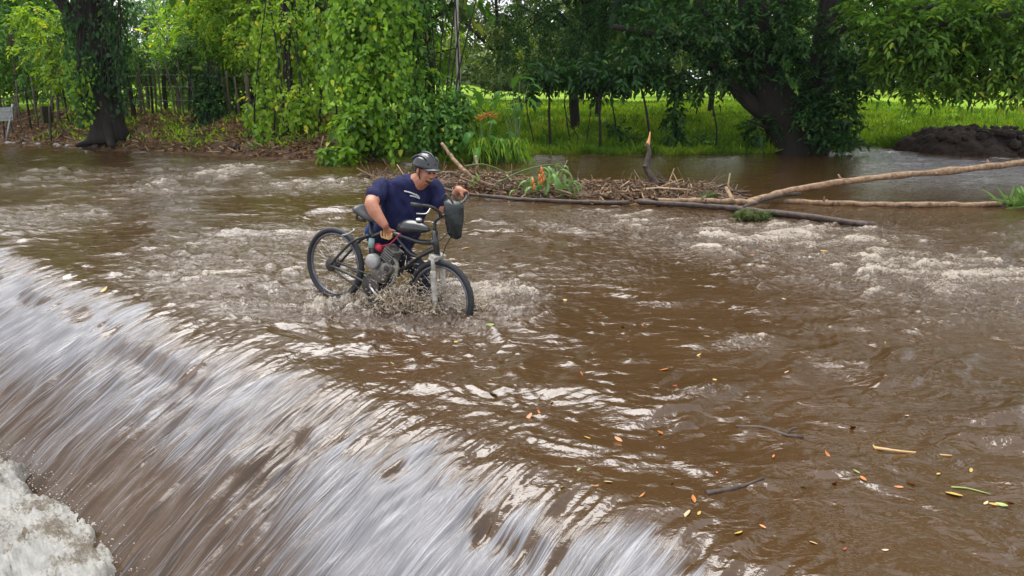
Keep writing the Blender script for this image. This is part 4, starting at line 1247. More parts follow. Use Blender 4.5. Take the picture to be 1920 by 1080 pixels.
# upright broken branch
e = empty('broken_branch', W(1235, 368), 'upright broken branch with a raw orange tip on the raft', 'branch')
t = 13.2
MB().tube(bez([P(1255, 362, t), P(1235, 352, t), P(1224, 335, t), P(1212, 312, t), P(1217, 285, t), P(1213, 268, t)], 16), np.linspace(0.066, 0.036, 16), 9, 0.2).build('stem', M['wood_dark'], e, True, e.location)
MB().tube(bez([P(1224, 345, t), P(1218, 360, t - .1), P(1208, 372, t - .15)], 6), np.linspace(0.06, 0.05, 6), 8, 0.1).build('root', M['wood_dark'], e, True, e.location)
MB().tube(bez([P(1214, 274, t), P(1217, 262, t), P(1219, 247, t)], 6), np.linspace(0.038, 0.006, 6), 7, 0.2).build('raw_tip', M['wood_raw'], e, True, e.location)
MB().tube(bez([P(1211, 312, t), P(1206, 312, t - .05)], 4), [0.05, 0.045, 0.03, 0.02], 7, 0.1).build('branch_stub', M['wood_dark'], e, True, e.location)
# mossy lump on the beam
e = empty('mossy_clump', W(1408, 408), 'dark mossy clump caught on the near side of the dark beam', 'moss')
mb = MB()
q = W(1412, 405, 0.06)
for k in range(7):
    r = rng.uniform(0.06, 0.11)
    mb.ellipsoid(q + rng.normal(0, 1, 3) * [0.10, 0.05, 0.02], (r, 0, 0), (0, r, 0), (0, 0, r * 0.85), 9, 7)
mb.v = [tuple(np.array(v) + rng.normal(0, 0.006, 3)) for v in mb.v]
mb.build('clump', M['moss'], e, True, e.location)
n = 260
foliage('tufts', [q + rng.normal(0, 1, (n, 3)) * [0.13, 0.06, 0.04], unit(rng.normal(0, 1, (n, 3)) + [0.1, -0.5, 0.2]), unit(rng.normal(0, 1, (n, 3))), rng.uniform(0.05, 0.12, n), rng.uniform(0.008, 0.02, n), rng.uniform(0, 0.5, n)], M['leaf_olive'], e)

# the raft itself: broken twigs, stalks and dead leaves nobody could count
rng = np.random.default_rng(500)
mb = MB()
spine = [(690, 332), (760, 338), (850, 345), (900, 347), (980, 355), (1060, 360), (1150, 364), (1230, 366), (1320, 368), (1385, 372)]
thick = [3, 5, 10, 15, 15, 12, 14, 14, 12, 6]
sx = np.array([s_[0] for s_ in spine]); sy = np.array([s_[1] for s_ in spine])


def raft_point(hgt=1.0):
    px = rng.uniform(690, 1385)
    w = np.interp(px, sx, thick)
    dy = rng.normal(0, 0.55) * w
    p = W(px, np.interp(px, sx, sy) + dy, 0)
    p[2] = max(0.0, 1 - abs(dy) / (w * 1.5)) * np.interp(px, sx, [.05, .08, .22, .26, .22, .18, .22, .22, .18, .08]) * rng.uniform(0.2, 1.1) * hgt
    return p


for k in range(2600):
    p = raft_point()
    dv = unit(rng.normal(0, 1, 3) * [1.0, 0.8, 0.38] + [0, 0, 0.06]) * rng.choice([0.1, 0.2, 0.38, 0.75], p=[.35, .35, .22, .08]) * rng.uniform(0.6, 1.3)
    if rng.uniform() < 0.05:
        dv = unit(rng.normal(0, 0.5, 3) + [0, 0, 1]) * rng.uniform(0.12, 0.32)
    mb.tube([p - dv / 2, p + rng.normal(0, 0.02, 3), p + dv / 2], [rng.choice([0.004, 0.007, 0.011, 0.02], p=[.4, .35, .2, .05]) * rng.uniform(0.7, 1.3)] * 3, 4)
tag(mb.build('debris_raft', M['twig_mixed']), 'tangled raft of broken twigs and stalks behind the rider', 'debris', kind='stuff')
n = 2600
c = np.array([raft_point(1.05) for _ in range(n)])
o = link('raft_litter', leaf_mesh('raft_litter', c, unit(rng.normal(0, 1, (n, 3)) * [1, 1, 0.5]), unit(rng.normal(0, 0.7, (n, 3)) + [0, -0.4, 1]), rng.uniform(0.04, 0.15, n), rng.uniform(0.012, 0.06, n), np.clip(rng.beta(1.6, 1.6, n) * 1.0, 0, 1)), M['litter'])
tag(o, 'dead leaves and wood chips lodged in the twig raft', 'leaf litter', kind='stuff')
# bed of mud and fine bits under the twigs
mb = MB()
for k in range(70):
    px = rng.uniform(840, 1370); w = np.interp(px, sx, thick)
    p = W(px, np.interp(px, sx, sy) + rng.normal(0, 0.35) * w, 0.0)
    r = rng.uniform(0.10, 0.28)
    mb.ellipsoid(p + (0, 0, 0.02), (r * 1.5, 0, 0), (0, r, 0), (0, 0, r * 0.42), 9, 6)
mb.v = [tuple(np.array(v) + rng.normal(0, 0.012, 3)) for v in mb.v]
tag(mb.build('raft_mud', plain('raft_mud', (0.045, 0.028, 0.02), (0.15, 0.095, 0.065), 0.85, scale=18, bump=0.03), smooth_shade=False), 'brown mud and bark crumbs packed under the twig raft', 'mud', kind='stuff')
for px, py, r, lab, mt in ((858, 318, 0.16, 'round dark root ball at the left end of the raft', 'mud'), (1330, 352, 0.15, 'low mossy lump on the raft right of the broken branch', 'moss')):
    q = W(px, py + 18, 0.10)
    rock('root_ball', q, r, M[mt], lab, int(px), 0.75)['category'] = 'root ball'

# uprooted plant with long leaves and orange bracts lying on the raft
b = W(1010, 366, 0.05)
e = empty('uprooted_plant', b, 'uprooted green plant with strap leaves and orange bracts lying on the raft', 'plant')
FB_ = [blade_mesh('strap_leaf', 0.36, 0.058, bd, 20 + k, 8) for k, bd in enumerate((1.0, 1.5, 1.9))]
for m_ in FB_:
    m_.materials.append(M['leaf_fallen'])
t = 13.0
for k, (px, py, dx, dy, dz, s) in enumerate([(1010, 318, .3, -.3, .1, 1.0), (1025, 315, .5, -.5, -.2, 1.1), (1040, 312, .7, -.3, .1, 1.0), (1050, 318, .8, -.3, -.3, 1.1), (1000, 330, -.2, -.5, -.5, 1.0), (1018, 326, .1, -.7, -.5, 1.2),
                                             (1036, 326, .3, -.6, -.5, 1.2), (1052, 330, .5, -.5, -.7, 1.1), (1008, 345, -.6, -.4, -.1, 1.1), (985, 355, -.9, -.2, .05, 1.0), (1000, 352, -.7, -.5, 0, .9), (1062, 335, .6, -.2, -.8, 1.0),
                                             (1045, 345, .2, -.7, -.4, 1.0), (1028, 345, -.1, -.7, -.4, 1.0), (1015, 338, -.4, -.5, -.5, .9), (1060, 345, .4, -.6, -.5, .9), (1042, 308, .9, .1, .1, .7), (1055, 312, .8, -.4, .0, .7), (1070, 350, .5, -.5, -.6, .7), (970, 358, -.8, -.4, .1, .8)]):
    o = bpy.data.objects.new('leaf', FB_[k % 3]); COL.objects.link(o); o.parent = e
    p = P(px, py, t + 0.12 * math.sin(k * 1.7))
    o.matrix_local = aim(Vector(p - b), (dx, dy, dz), 0.4 * math.sin(k * 2.3), s)
for k in range(34):
    o = bpy.data.objects.new('leaf', FB_[k % 3]); COL.objects.link(o); o.parent = e
    px = rng.uniform(992, 1072); py = 352 - 40 * math.sin((px - 985) / 95 * math.pi) * rng.uniform(0.1, 1.0)
    o.matrix_local = aim(Vector(P(px, py, t + rng.normal(0, 0.1)) - b), (rng.normal((px - 1030) / 60, 0.5), -0.5 + rng.normal(0, 0.4), rng.normal(-0.3, 0.35)), rng.normal(0, 0.6), rng.uniform(0.5, 1.0))
for k, pts in enumerate(([(930, 345), (975, 322), (1020, 310), (1050, 308)], [(990, 345), (1005, 325), (1030, 312)], [(870, 312), (905, 308), (945, 322), (975, 345)], [(1045, 310), (1070, 328), (1080, 350)])):
    MB().tube(bez([P(x, y, t + .05) for x, y in pts], 10), np.linspace(0.014, 0.008, 10), 6).build('stalk', M['leaf_big_stem'], e, True, b)
for k, (px, py) in enumerate(((1014, 318), (1016, 326), (1010, 332), (1018, 336), (998, 340), (1000, 350), (1013, 340))):
    p = P(px, py, t - 0.14)
    MB().tube(bez([p + (0, 0, 0.05), p + (0.02, -0.02, 0.0), p + (-0.02, -0.03, -0.07)], 5), [0.006, 0.019, 0.022, 0.014, 0.003], 6).build('bract', M['bract'], e, True, b)
e = empty('torn_leaf', W(905, 352, .1), 'torn green strap leaves sticking up from the left part of the raft', 'leaf')
for k, (px, py, dx, dz, s) in enumerate(((885, 330, .3, -.9, .6), (892, 325, .6, -.8, .7), (880, 340, -.3, -.8, .5), (978, 338, .2, .9, .45))):
    o = bpy.data.objects.new('leaf', FB_[k % 3]); COL.objects.link(o); o.parent = e
    o.matrix_local = aim(Vector(P(px, py, 13.2) - np.array(e.location)), (dx, -0.4, dz), 0.5, s)
e = empty('waterside_tuft', W(1912, 395), 'tuft of green blades at the right edge of the water', 'grass')
n = 90
q = np.array(W(1935, 388, 0.02))
foliage('blades', [q + rng.normal(0, 1, (n, 3)) * [0.14, 0.08, 0.02], unit(rng.normal(0, 0.45, (n, 3)) + [-0.25, -0.1, 0.9]), unit(rng.normal(0, 0.5, (n, 3)) + [0, -1, 0.2]), rng.uniform(0.2, 0.5, n), rng.uniform(0.02, 0.05, n), rng.uniform(0.2, 1, n)], M['leaf_fallen'], e)

# ------------------------------------------------------------------ motorised bicycle
R_AX = P(628, 495, 7.04)
bd = unit(P(832, 563, 6.5) - R_AX)
by = unit(np.cross([0, 0, 1.0], bd))
bz = np.cross(bd, by)
lean = math.radians(4)                                      # leaning a little towards the man
by, bz = by * math.cos(lean) - bz * math.sin(lean), bz * math.cos(lean) + by * math.sin(lean)
bike = empty('motorised_bicycle', (0, 0, 0), 'black motorised bicycle with a pale fork, pushed nose-down through the water', 'bicycle')
bike.matrix_world = Matrix(((bd[0], by[0], bz[0], R_AX[0]), (bd[1], by[1], bz[1], R_AX[1]), (bd[2], by[2], bz[2], R_AX[2]), (0, 0, 0, 1)))
BW = lambda x, y, z: R_AX + bd * x + by * y + bz * z         # bicycle coordinates -> world
XF = 1.175


def ring_tube(mb_, cx, R, r, seg=44, sides=8, squash=1.0, knob=0.0):
    rings_ = []
    for i in range(seg):
        a = 2 * math.pi * i / seg
        ring = []
        for j in range(sides):
            q_ = 2 * math.pi * j / sides
            rr = R + r * math.cos(q_) * squash + (knob if (i % 2 and abs(q_) < 1.0) else 0)
            ring.append((cx + rr * math.cos(a), r * math.sin(q_), rr * math.sin(a)))
        rings_.append(ring)
    return mb_.rings(rings_ + [rings_[0]], True, False)


def disc(mb_, x, z, y0, y1, r, seg=18, bev=0.15):
    rings_ = []
    for y_, k_ in ((y0, 1 - bev), (y0 + (y1 - y0) * 0.2, 1), (y0 + (y1 - y0) * 0.8, 1), (y1, 1 - bev)):
        rings_.append([(x + r * k_ * math.cos(2 * math.pi * j / seg), y_, z + r * k_ * math.sin(2 * math.pi * j / seg)) for j in range(seg)])
    return mb_.rings(rings_)


for cx, lab in ((0.0, 'rear wheel held clear of the water'), (XF, 'front wheel half under water')):
    wheel = bpy.data.objects.new('wheel', None)
    COL.objects.link(wheel); wheel.parent = bike
    wheel['label'] = lab
    wheel.location = (cx, 0, 0)
    ring_tube(MB(), 0, 0.312, 0.024, 64, 10, 1.0, 0.004).build('tyre', M['rubber'], wheel)
    ring_tube(MB(), 0, 0.278, 0.013, 48, 8, 1.0).build('rim', M['rim'], wheel)
    disc(MB(), 0, 0, -0.035, 0.035, 0.028 if cx else 0.045).build('hub', M['engine_dark'], wheel)
    mb = MB()
    for k in range(28):
        a = 2 * math.pi * k / 28
        y0 = 0.03 if k % 2 else -0.03
        a0 = a + (0.9 if k % 4 < 2 else -0.9)
        mb.tube([(0.022 * math.cos(a0), y0, 0.022 * math.sin(a0)), (0.265 * math.cos(a), 0, 0.265 * math.sin(a))], 0.0017, 4)
    o = mb.build('spokes', M['chrome'], wheel)
    o['kind'] = 'stuff'


def tb(name, pts, r, mat, parent=None, sides=9, n=0):
    mb_ = MB()
    q_ = bez(pts, n or 4 * len(pts)) if len(pts) > 2 else np.array(pts, float)
    mb_.tube(q_, np.linspace(r[0], r[1], len(q_)) if isinstance(r, tuple) else r, sides)
    return mb_.build(name, mat, parent or bike)


fr = tb('frame', [(0.37, 0, 0.34), (0.52, 0, 0.42), (0.72, 0, 0.435), (0.90, 0, 0.43), (1.05, 0, 0.46)], 0.020, M['frame_black'])
tb('down_tube', [(1.065, 0, 0.42), (0.86, 0, 0.26), (0.62, 0, 0.0), (0.47, 0, -0.07)], 0.021, M['frame_black'], fr)
tb('head_tube', [(1.03, 0, 0.56), (1.085, 0, 0.37)], 0.027, M['frame_black'], fr)
tb('seat_tube', [(0.47, 0, -0.07), (0.355, 0, 0.48)], 0.018, M['frame_black'], fr)
for sy in (-1, 1):
    tb('seat_stay', [(0.0, sy * 0.062, 0.0), (0.10, sy * 0.062, 0.13), (0.22, sy * 0.055, 0.27), (0.38, sy * 0.02, 0.37)], 0.0125, M['frame_black'], fr)
    tb('chain_stay', [(0.0, sy * 0.062, 0.0), (0.25, sy * 0.058, -0.03), (0.47, sy * 0.03, -0.07)], 0.013, M['frame_black'], fr)
tb('brace_tube', [(0.62, 0, 0.43), (0.84, 0, 0.30), (1.0, 0, 0.36)], 0.012, M['frame_black'], fr)
# rear carrier strut
tb('carrier_strut', [(0.10, -0.06, 0.30), (0.17, -0.06, 0.33), (0.23, -0.055, 0.38)], 0.008, M['chrome'])
# fork
fk = tb('fork', [(1.085, 0, 0.375), (1.09, 0, 0.345)], 0.028, M['frame_black'])
mb = MB(); mb.box((1.092, 0, 0.345), (0.028, 0, -0.006), (0, 0.085, 0), (0.004, 0, 0.020)); mb.build('crown', M['fork_white'], fk, False)
for sy in (-1, 1):
    y = sy * 0.068
    mb = MB(); mb.tube([(1.090, y, 0.365), (1.115, y, 0.225)], 0.017, 10); mb.build('stanchion', M['fork_white'], fk)
    mb = MB()
    n = 18
    pts = [np.array((1.112, y, 0.24)) + (np.array((XF, y, -0.01)) - np.array((1.112, y, 0.24))) * i / (n - 1) for i in range(n)]
    mb.tube(pts, [0.024 + (0.004 if i % 2 and i < 11 else 0) for i in range(n)], 10)
    mb.build('lower_leg', M['fork_white'], fk)
mb = MB(); mb.tube(bez([(1.112, -0.068, 0.235), (1.085, 0, 0.275), (1.112, 0.068, 0.235)], 9), 0.014, 8); mb.build('brake_arch', M['fork_white'], fk)
# handlebar
hb_ = tb('handlebar', [(1.04, -0.33, 0.80), (1.12, -0.24, 0.80), (1.13, -0.12, 0.75), (1.08, 0, 0.69), (1.13, 0.12, 0.77), (1.14, 0.24, 0.84), (1.06, 0.34, 0.86)], 0.0125, M['engine_dark'], None, 8, 30)
tb('stem', [(1.03, 0, 0.56), (1.025, 0, 0.64), (1.08, 0, 0.69)], 0.015, M['frame_black'], hb_)
for sy, z in ((-1, 0.80), (1, 0.86)):
    tb('grip', [(1.01, sy * 0.355, z), (1.085, sy * 0.30, z + 0.0)], 0.019, M['rubber'], hb_)
    tb('brake_lever', [(1.13, sy * 0.25, z - 0.01), (1.13, sy * 0.30, z - 0.05), (1.07, sy * 0.345, z - 0.06)], 0.006, M['chrome'], hb_)
tb('cable', [(1.13, -0.20, 0.78), (1.22, -0.06, 0.66), (1.12, -0.04, 0.50), (0.98, -0.03, 0.45)], 0.004, M['rubber'], hb_)
tb('cable', [(1.13, 0.20, 0.82), (1.24, 0.05, 0.70), (1.14, 0.03, 0.45), (1.11, 0.05, 0.30)], 0.004, M['rubber'], hb_)
# saddle
mb = MB()
rings = []
for i in range(12):
    s = i / 11
    w = 0.105 * (1 - s) ** 0.8 + 0.026
    hgt = 0.045 * (1 - 0.4 * s)
    if i in (0, 11):
        w *= 0.45; hgt *= 0.4
    cx, cz = 0.215 + 0.245 * s, 0.545 - 0.035 * math.sin(s * 2.2) + 0.035 * (1 - s) ** 2
    rings.append([(cx, w * math.cos(2 * math.pi * j / 14), cz + hgt * math.sin(2 * math.pi * j / 14)) for j in range(14)])
sd = mb.rings(rings).build('saddle', M['saddle'], bike)
tb('seat_post', [(0.355, 0, 0.46), (0.335, 0, 0.53)], 0.014, M['chrome'], sd)
for sy in (-1, 1):
    tb('saddle_spring', [(0.25, sy * 0.06, 0.545), (0.25, sy * 0.06, 0.48), (0.32, sy * 0.02, 0.48)], 0.012, M['engine_dark'], sd)
# fuel tank
mb = MB()
rings = []
for i in range(14):
    s = i / 13
    r = math.sin(math.pi * (0.06 + 0.9 * s ** 0.8)) ** 0.7
    cx, cz = 0.655 + 0.325 * s, 0.505 + 0.045 * s
    rings.append([(cx, 0.078 * r * math.cos(2 * math.pi * j / 16), cz + (0.075 if math.sin(2 * math.pi * j / 16) > 0 else 0.05) * r * math.sin(2 * math.pi * j / 16)) for j in range(16)])
tk = mb.rings(rings).build('fuel_tank', M['helmet'], bike)
disc(MB(), 0, 0, 0, 0.025, 0.028, 12).build('filler_cap', M['chrome'], tk)
tk.children[0].matrix_local = Matrix.Translation((0.86, 0, 0.60)) @ Matrix.Rotation(math.radians(-100), 4, 'X').inverted()
# engine
en = disc(MB(), 0.55, 0.07, -0.065, 0.065, 0.092, 22).build('engine', M['engine'], bike)
disc(MB(), 0.490, 0.165, -0.115, -0.04, 0.066, 22).build('clutch_cover', M['engine_pale'], en)
disc(MB(), 0.645, 0.135, -0.105, -0.04, 0.055, 18).build('magneto_cover', M['engine'], en)
disc(MB(), 0.665, 0.145, -0.112, -0.10, 0.030, 14).build('cover_plate', M['engine_dark'], en)
ax_ = unit(np.array([0.35, 0, 0.9]))
for k in range(6):
    c = np.array([0.60, 0, 0.20]) + ax_ * 0.022 * k
    mb = MB(); mb.box(c, np.array([0.9, 0, -0.35]) * 0.060, (0, 0.062, 0), ax_ * 0.006); mb.build('cooling_fin', M['engine'], en, False)
mb = MB(); mb.tube([np.array([0.585, 0, 0.16]), np.array([0.585, 0, 0.16]) + ax_ * 0.17], 0.042, 12); mb.build('cylinder', M['engine_dark'], en)
tb('exhaust_pipe', [(0.66, -0.03, 0.24), (0.74, -0.06, 0.18), (0.72, -0.08, 0.02), (0.60, -0.09, -0.10)], 0.016, M['engine'], en)
mb = MB(); mb.tube([(0.475, -0.02, 0.285), (0.545, -0.05, 0.285)], [0.034, 0.030], 12); mb.build('air_filter', M['red'], en)
mb = MB(); mb.tube([(0.43, -0.05, 0.27), (0.425, -0.05, 0.35)], [0.030, 0.024], 12); mb.build('bottle', M['teal'], en)
tb('fuel_hose', [(0.72, -0.04, 0.47), (0.64, -0.06, 0.36), (0.54, -0.05, 0.31)], 0.005, M['red'], en)
cr_ = disc(MB(), 0.47, -0.07, -0.055, -0.045, 0.095, 26, 0.05).build('chainring', M['engine_dark'], bike)
tb('crank_arm', [(0.47, -0.06, -0.07), (0.60, -0.075, -0.15)], 0.012, M['chrome'], cr_)
mb = MB(); mb.box((0.605, -0.125, -0.155), (0.05, 0, 0), (0, 0.045, 0), (0, 0, 0.012)); mb.build('pedal', M['rubber'], cr_, False)
tb('chain', [(0.02, -0.05, 0.045), (0.25, -0.05, 0.035), (0.47, -0.05, 0.025)], 0.007, M['engine_dark'], cr_)
tb('chain', [(0.02, -0.05, -0.045), (0.25, -0.05, -0.10), (0.47, -0.05, -0.165)], 0.007, M['engine_dark'], cr_)
disc(MB(), 0, 0, -0.06, -0.045, 0.062, 20, 0.05).build('sprocket', M['engine_dark'], bike)
# strap wound round the top tube under his hand
mb = MB()
for k in range(3):
    mb.tube(bez([(0.50 + 0.03 * k, -0.028, 0.43), (0.53 + 0.03 * k, -0.045, 0.385), (0.58 + 0.02 * k, -0.035, 0.40), (0.61, -0.02, 0.44)], 10), 0.008, 6)
mb.build('strap', M['straw'], bike)

# bag slung from the handlebar
bag = empty('handlebar_bag', BW(1.17, 0.02, 0.82), 'limp dark bag hanging from the front of the handlebar', 'bag')
rings = []
rng = np.random.default_rng(610)
for i in range(13):
    s = i / 12
    w = 0.095 * (1 - 0.35 * s) * (0.55 if i in (0, 12) else 1)
    dp = 0.065 * (0.5 + math.sin(math.pi * min(s + 0.1, 1)) * 0.6) * (0.4 if i in (0, 12) else 1)
    rings.append([BW(1.15 + 0.06 * s + w * math.cos(2 * math.pi * j / 18) * (1 + 0.07 * math.sin(j * 2.3 + i)), 0.04 + dp * math.sin(2 * math.pi * j / 18) * (1 + 0.12 * math.sin(j * 3.1 - i)), 0.84 - 0.31 * s) for j in range(18)])
MB().rings(rings).build('sack', M['bag'], bag, True, bag.location)
for dy in (-0.04, 0.05):
    MB().tube(bez([BW(1.09, dy, 0.83), BW(1.12, dy, 0.89), BW(1.20, dy, 0.83)], 7), 0.008, 6).build('handle', M['bag'], bag, True, bag.location)

# ------------------------------------------------------------------ the man pushing it
man = empty('person', (P(745, 560, 7.05)[0], P(745, 560, 7.05)[1], -0.3), 'person in a navy polo shirt and dark helmet pushing the bicycle through the flood', 'person')
man_off = np.array(man.location)


class BMB(MB):
    """Body shapes, stored relative to the man's base."""

    def skin(self, name, mat, parent=man, voxel=0.010, it=4):
        self.v = [tuple(np.array(v) - man_off) for v in self.v]
        return self.remeshed(name, mat, parent, voxel, it)

    def limb(self, pts, rads, n=10, sides=12, squash=1.0):
        q_ = bez(pts, n)
        rr = np.interp(np.linspace(0, 1, n), np.linspace(0, 1, len(rads)), rads)
        self.tube(q_, rr, sides, 0.0, squash)
        for p_, r_ in ((q_[0], rr[0]), (q_[-1], rr[-1])):
            self.ellipsoid(p_, (r_, 0, 0), (0, r_, 0), (0, 0, r_), 10, 7)
        return self


pel, nck = P(735, 452, 7.10), P(774, 337, 6.96)
ax_t = unit(nck - pel)
lat = np.array([0.86, 0.48, 0.12]); lat = unit(lat - ax_t * np.dot(lat, ax_t))       # towards his left
chest = unit(np.cross(ax_t, lat)); chest = chest if chest[1] < 0 else -chest         # his front
tl = np.linalg.norm(nck - pel)


def torso(mb_, grow):
    rings_ = []
    for s, rx, ry, fwd in ((-0.12, 0.17, 0.13, 0), (0.0, 0.195, 0.15, 0.01), (0.2, 0.205, 0.165, 0.03), (0.4, 0.205, 0.165, 0.035), (0.6, 0.205, 0.15, 0.025), (0.78, 0.212, 0.13, 0.01), (0.90, 0.198, 0.115, 0.0), (1.0, 0.115, 0.085, 0.0)):
        c_ = pel + ax_t * tl * s + chest * fwd
        rings_.append([c_ + lat * (rx + grow) * math.cos(2 * math.pi * j / 22) + chest * (ry + grow) * math.sin(2 * math.pi * j / 22) for j in range(22)])
    mb_.rings(rings_)


S_R, E_R, W_R = P(713, 352, 6.86), P(696, 383, 6.62), P(721, 422, 6.585)
grip_l = BW(1.055, 0.325, 0.86)
S_L, E_L = P(814, 353, 7.08), P(834, 402, 6.98)
W_L = grip_l + np.array([-0.045, 0.03, 0.035])
head_c = P(798, 320, 6.86)
hf = unit(np.array([0.74, -0.66, -0.20]))
hu = np.array([0.22, -0.05, 1.0]); hu = unit(hu - hf * np.dot(hf, hu))
hs = np.cross(hu, hf)                                                                # towards his left
HP = lambda f_, s_, u_: head_c + hf * f_ + hs * s_ + hu * u_


def hand(mb_, c_, axis, out, wrist):
    """A fist closed round a bar at c_: palm on the wrist side, four fingers bent round, thumb across."""
    axis, out = unit(axis), unit(out)
    w_ = unit(wrist - c_)
    w_ = unit(w_ - axis * np.dot(w_, axis))
    o_ = np.cross(axis, w_); o_ = o_ if np.dot(o_, out) > 0 else -o_
    mb_.ellipsoid(c_ + w_ * 0.032 + o_ * 0.004, axis * 0.045, o_ * 0.024, w_ * 0.036, 12, 8)
    mb_.limb([c_ + w_ * 0.045, wrist], [0.030, 0.027], 5, 10)
    for k_, ln in enumerate((0.9, 1.0, 0.95, 0.8)):
        b_ = c_ + axis * (0.033 - 0.022 * k_)
        pts_ = [b_ + (w_ * math.cos(q_) + o_ * math.sin(q_)) * 0.031 for q_ in np.linspace(0.35, 0.35 + 2.9 * ln, 5)]
        mb_.limb(pts_, [0.0105, 0.0105, 0.0095, 0.008], 8, 8)
    mb_.limb([c_ + axis * 0.03 + w_ * 0.035 - o_ * 0.015, c_ + axis * 0.052 - o_ * 0.028 + w_ * 0.01, c_ + axis * 0.045 - o_ * 0.020 - w_ * 0.022], [0.013, 0.012, 0.009], 6, 8)


mb = BMB()
torso(mb, -0.02)
mb.limb([S_R, (S_R + E_R) / 2 + (-0.01, 0, 0.0), E_R], [0.066, 0.068, 0.058]).limb([E_R, E_R * 0.6 + W_R * 0.4 + (-0.012, 0, 0.005), W_R], [0.060, 0.060, 0.036])
mb.limb([S_L, (S_L + E_L) / 2, E_L], [0.064, 0.058, 0.048]).limb([E_L, (E_L + W_L) / 2, W_L], [0.048, 0.045, 0.031])
hand(mb, BW(0.565, 0, 0.425), bd, -by, W_R)
hand(mb, grip_l, unit(BW(1.085, 0.30, 0.86) - BW(1.01, 0.355, 0.86)), np.array([0.6, -0.5, 0.2]), W_L)
mb.limb([nck - ax_t * 0.06, HP(-0.03, 0, -0.09), HP(-0.012, 0, -0.04)], [0.092, 0.080, 0.070], 8)
mb.ellipsoid(HP(-0.01, 0, 0.03), hf * 0.098, hs * 0.077, hu * 0.092, 18, 12)                    # skull
mb.ellipsoid(HP(0.028, 0, -0.035), hf * 0.066, hs * 0.063, hu * 0.078, 16, 10)                  # face
mb.ellipsoid(HP(0.052, 0, -0.088), hf * 0.036, hs * 0.038, hu * 0.026, 12, 8)                   # chin
mb.ellipsoid(HP(0.070, 0, 0.016), hf * 0.022, hs * 0.052, hu * 0.013, 12, 7)                    # brow
mb.limb([HP(0.088, 0, 0.004), HP(0.106, 0, -0.026), HP(0.100, 0, -0.034)], [0.009, 0.014, 0.013], 6, 8)   # nose
for sd_ in (-1, 1):
    mb.ellipsoid(HP(0.062, sd_ * 0.038, -0.028), hf * 0.024, hs * 0.024, hu * 0.022, 10, 7)     # cheeks
    mb.ellipsoid(HP(-0.012, sd_ * 0.078, -0.012), hf * 0.022, hs * 0.012, hu * 0.034, 10, 7)    # ears
    mb.ellipsoid(HP(0.097, sd_ * 0.012, -0.036), hf * 0.010, hs * 0.010, hu * 0.009, 8, 6)      # nostrils
ank_r, ank_l = np.array([P(700, 600, 7.10)[0], P(700, 600, 7.15)[1], -0.22]), np.array([P(792, 600, 6.9)[0], P(792, 600, 6.95)[1], -0.22])
for a_ in (ank_r, ank_l):
    mb.limb([a_ + (-0.04, 0, -0.045), a_ + (0.06, -0.02, -0.05), a_ + (0.15, -0.05, -0.055)], [0.04, 0.042, 0.028], 8)
    mb.limb([a_ + (0, 0, 0.12), a_], [0.05, 0.04], 5)
mb.skin('body', M['skin'], man, 0.0075, 3)

mb = BMB()
torso(mb, 0.008)
mb.limb([S_R + lat * 0.12 - ax_t * 0.01, S_R + lat * 0.01, S_R * 0.42 + E_R * 0.58], [0.092, 0.090, 0.088])
mb.limb([S_L - lat * 0.05, S_L, S_L * 0.35 + E_L * 0.65], [0.082, 0.084, 0.078])
mb.limb([nck - ax_t * 0.13 - lat * 0.13, nck - ax_t * 0.055, nck - ax_t * 0.13 + lat * 0.13], [0.085, 0.098, 0.085], 9)
o = mb.skin('polo_shirt', M['navy'], man, 0.010, 4)
mv = o.data.vertices
co = np.empty(len(mv) * 3, np.float32); mv.foreach_get('co', co); co = co.reshape(-1, 3)
no = np.empty(len(mv) * 3, np.float32); mv.foreach_get('normal', no); no = no.reshape(-1, 3)
fold = fft_noise(256, 0.7, 0.06, 0.3, 1.3, 71)
u_ = (co @ lat) + 0.35 * (co @ ax_t); v_ = (co @ ax_t) - 0.5 * (co @ lat)
co += no * (0.0065 * samp(fold, u_ + 3, v_ * 0.6 + 3))[:, None].astype(np.float32)              # creases
mv.foreach_set('co', co.ravel()); o.data.update()
shirt = o
# collar, placket and the pale cord at the neck
mb = BMB()
ring_pts = [nck + ax_t * 0.005 + lat * 0.088 * math.cos(a_) + chest * (0.082 * math.sin(a_)) - ax_t * 0.030 * max(0, math.sin(a_)) for a_ in np.linspace(math.pi * 0.62, math.pi * 2.38, 20)]
mb.tube(ring_pts, 0.016, 8)
mb.skin('collar', M['navy'], shirt, 0.006, 2).parent = shirt
mb = MB()
c0 = pel + ax_t * tl * 0.86 + chest * 0.128
mb.tube([c0 - man_off, c0 - ax_t * 0.11 + chest * 0.035 - man_off], 0.010, 6)
mb.build('placket', M['trouser'], shirt)
mb = MB()
for p0_, p1_, p2_ in (((-.11, .84), (-.05, .845), (0.01, .83)), ((-.05, .80), (0.0, .805), (0.05, .79)), ((0.0, .84), (0.03, .82), (0.05, .79))):
    mb.tube(bez([pel + ax_t * tl * q_[1] + lat * q_[0] + chest * (0.145 - 1.5 * q_[0] ** 2) - man_off for q_ in (p0_, p1_, p2_)], 7), 0.0065, 6)
mb.build('neck_cord', M['white_cloth'], man)
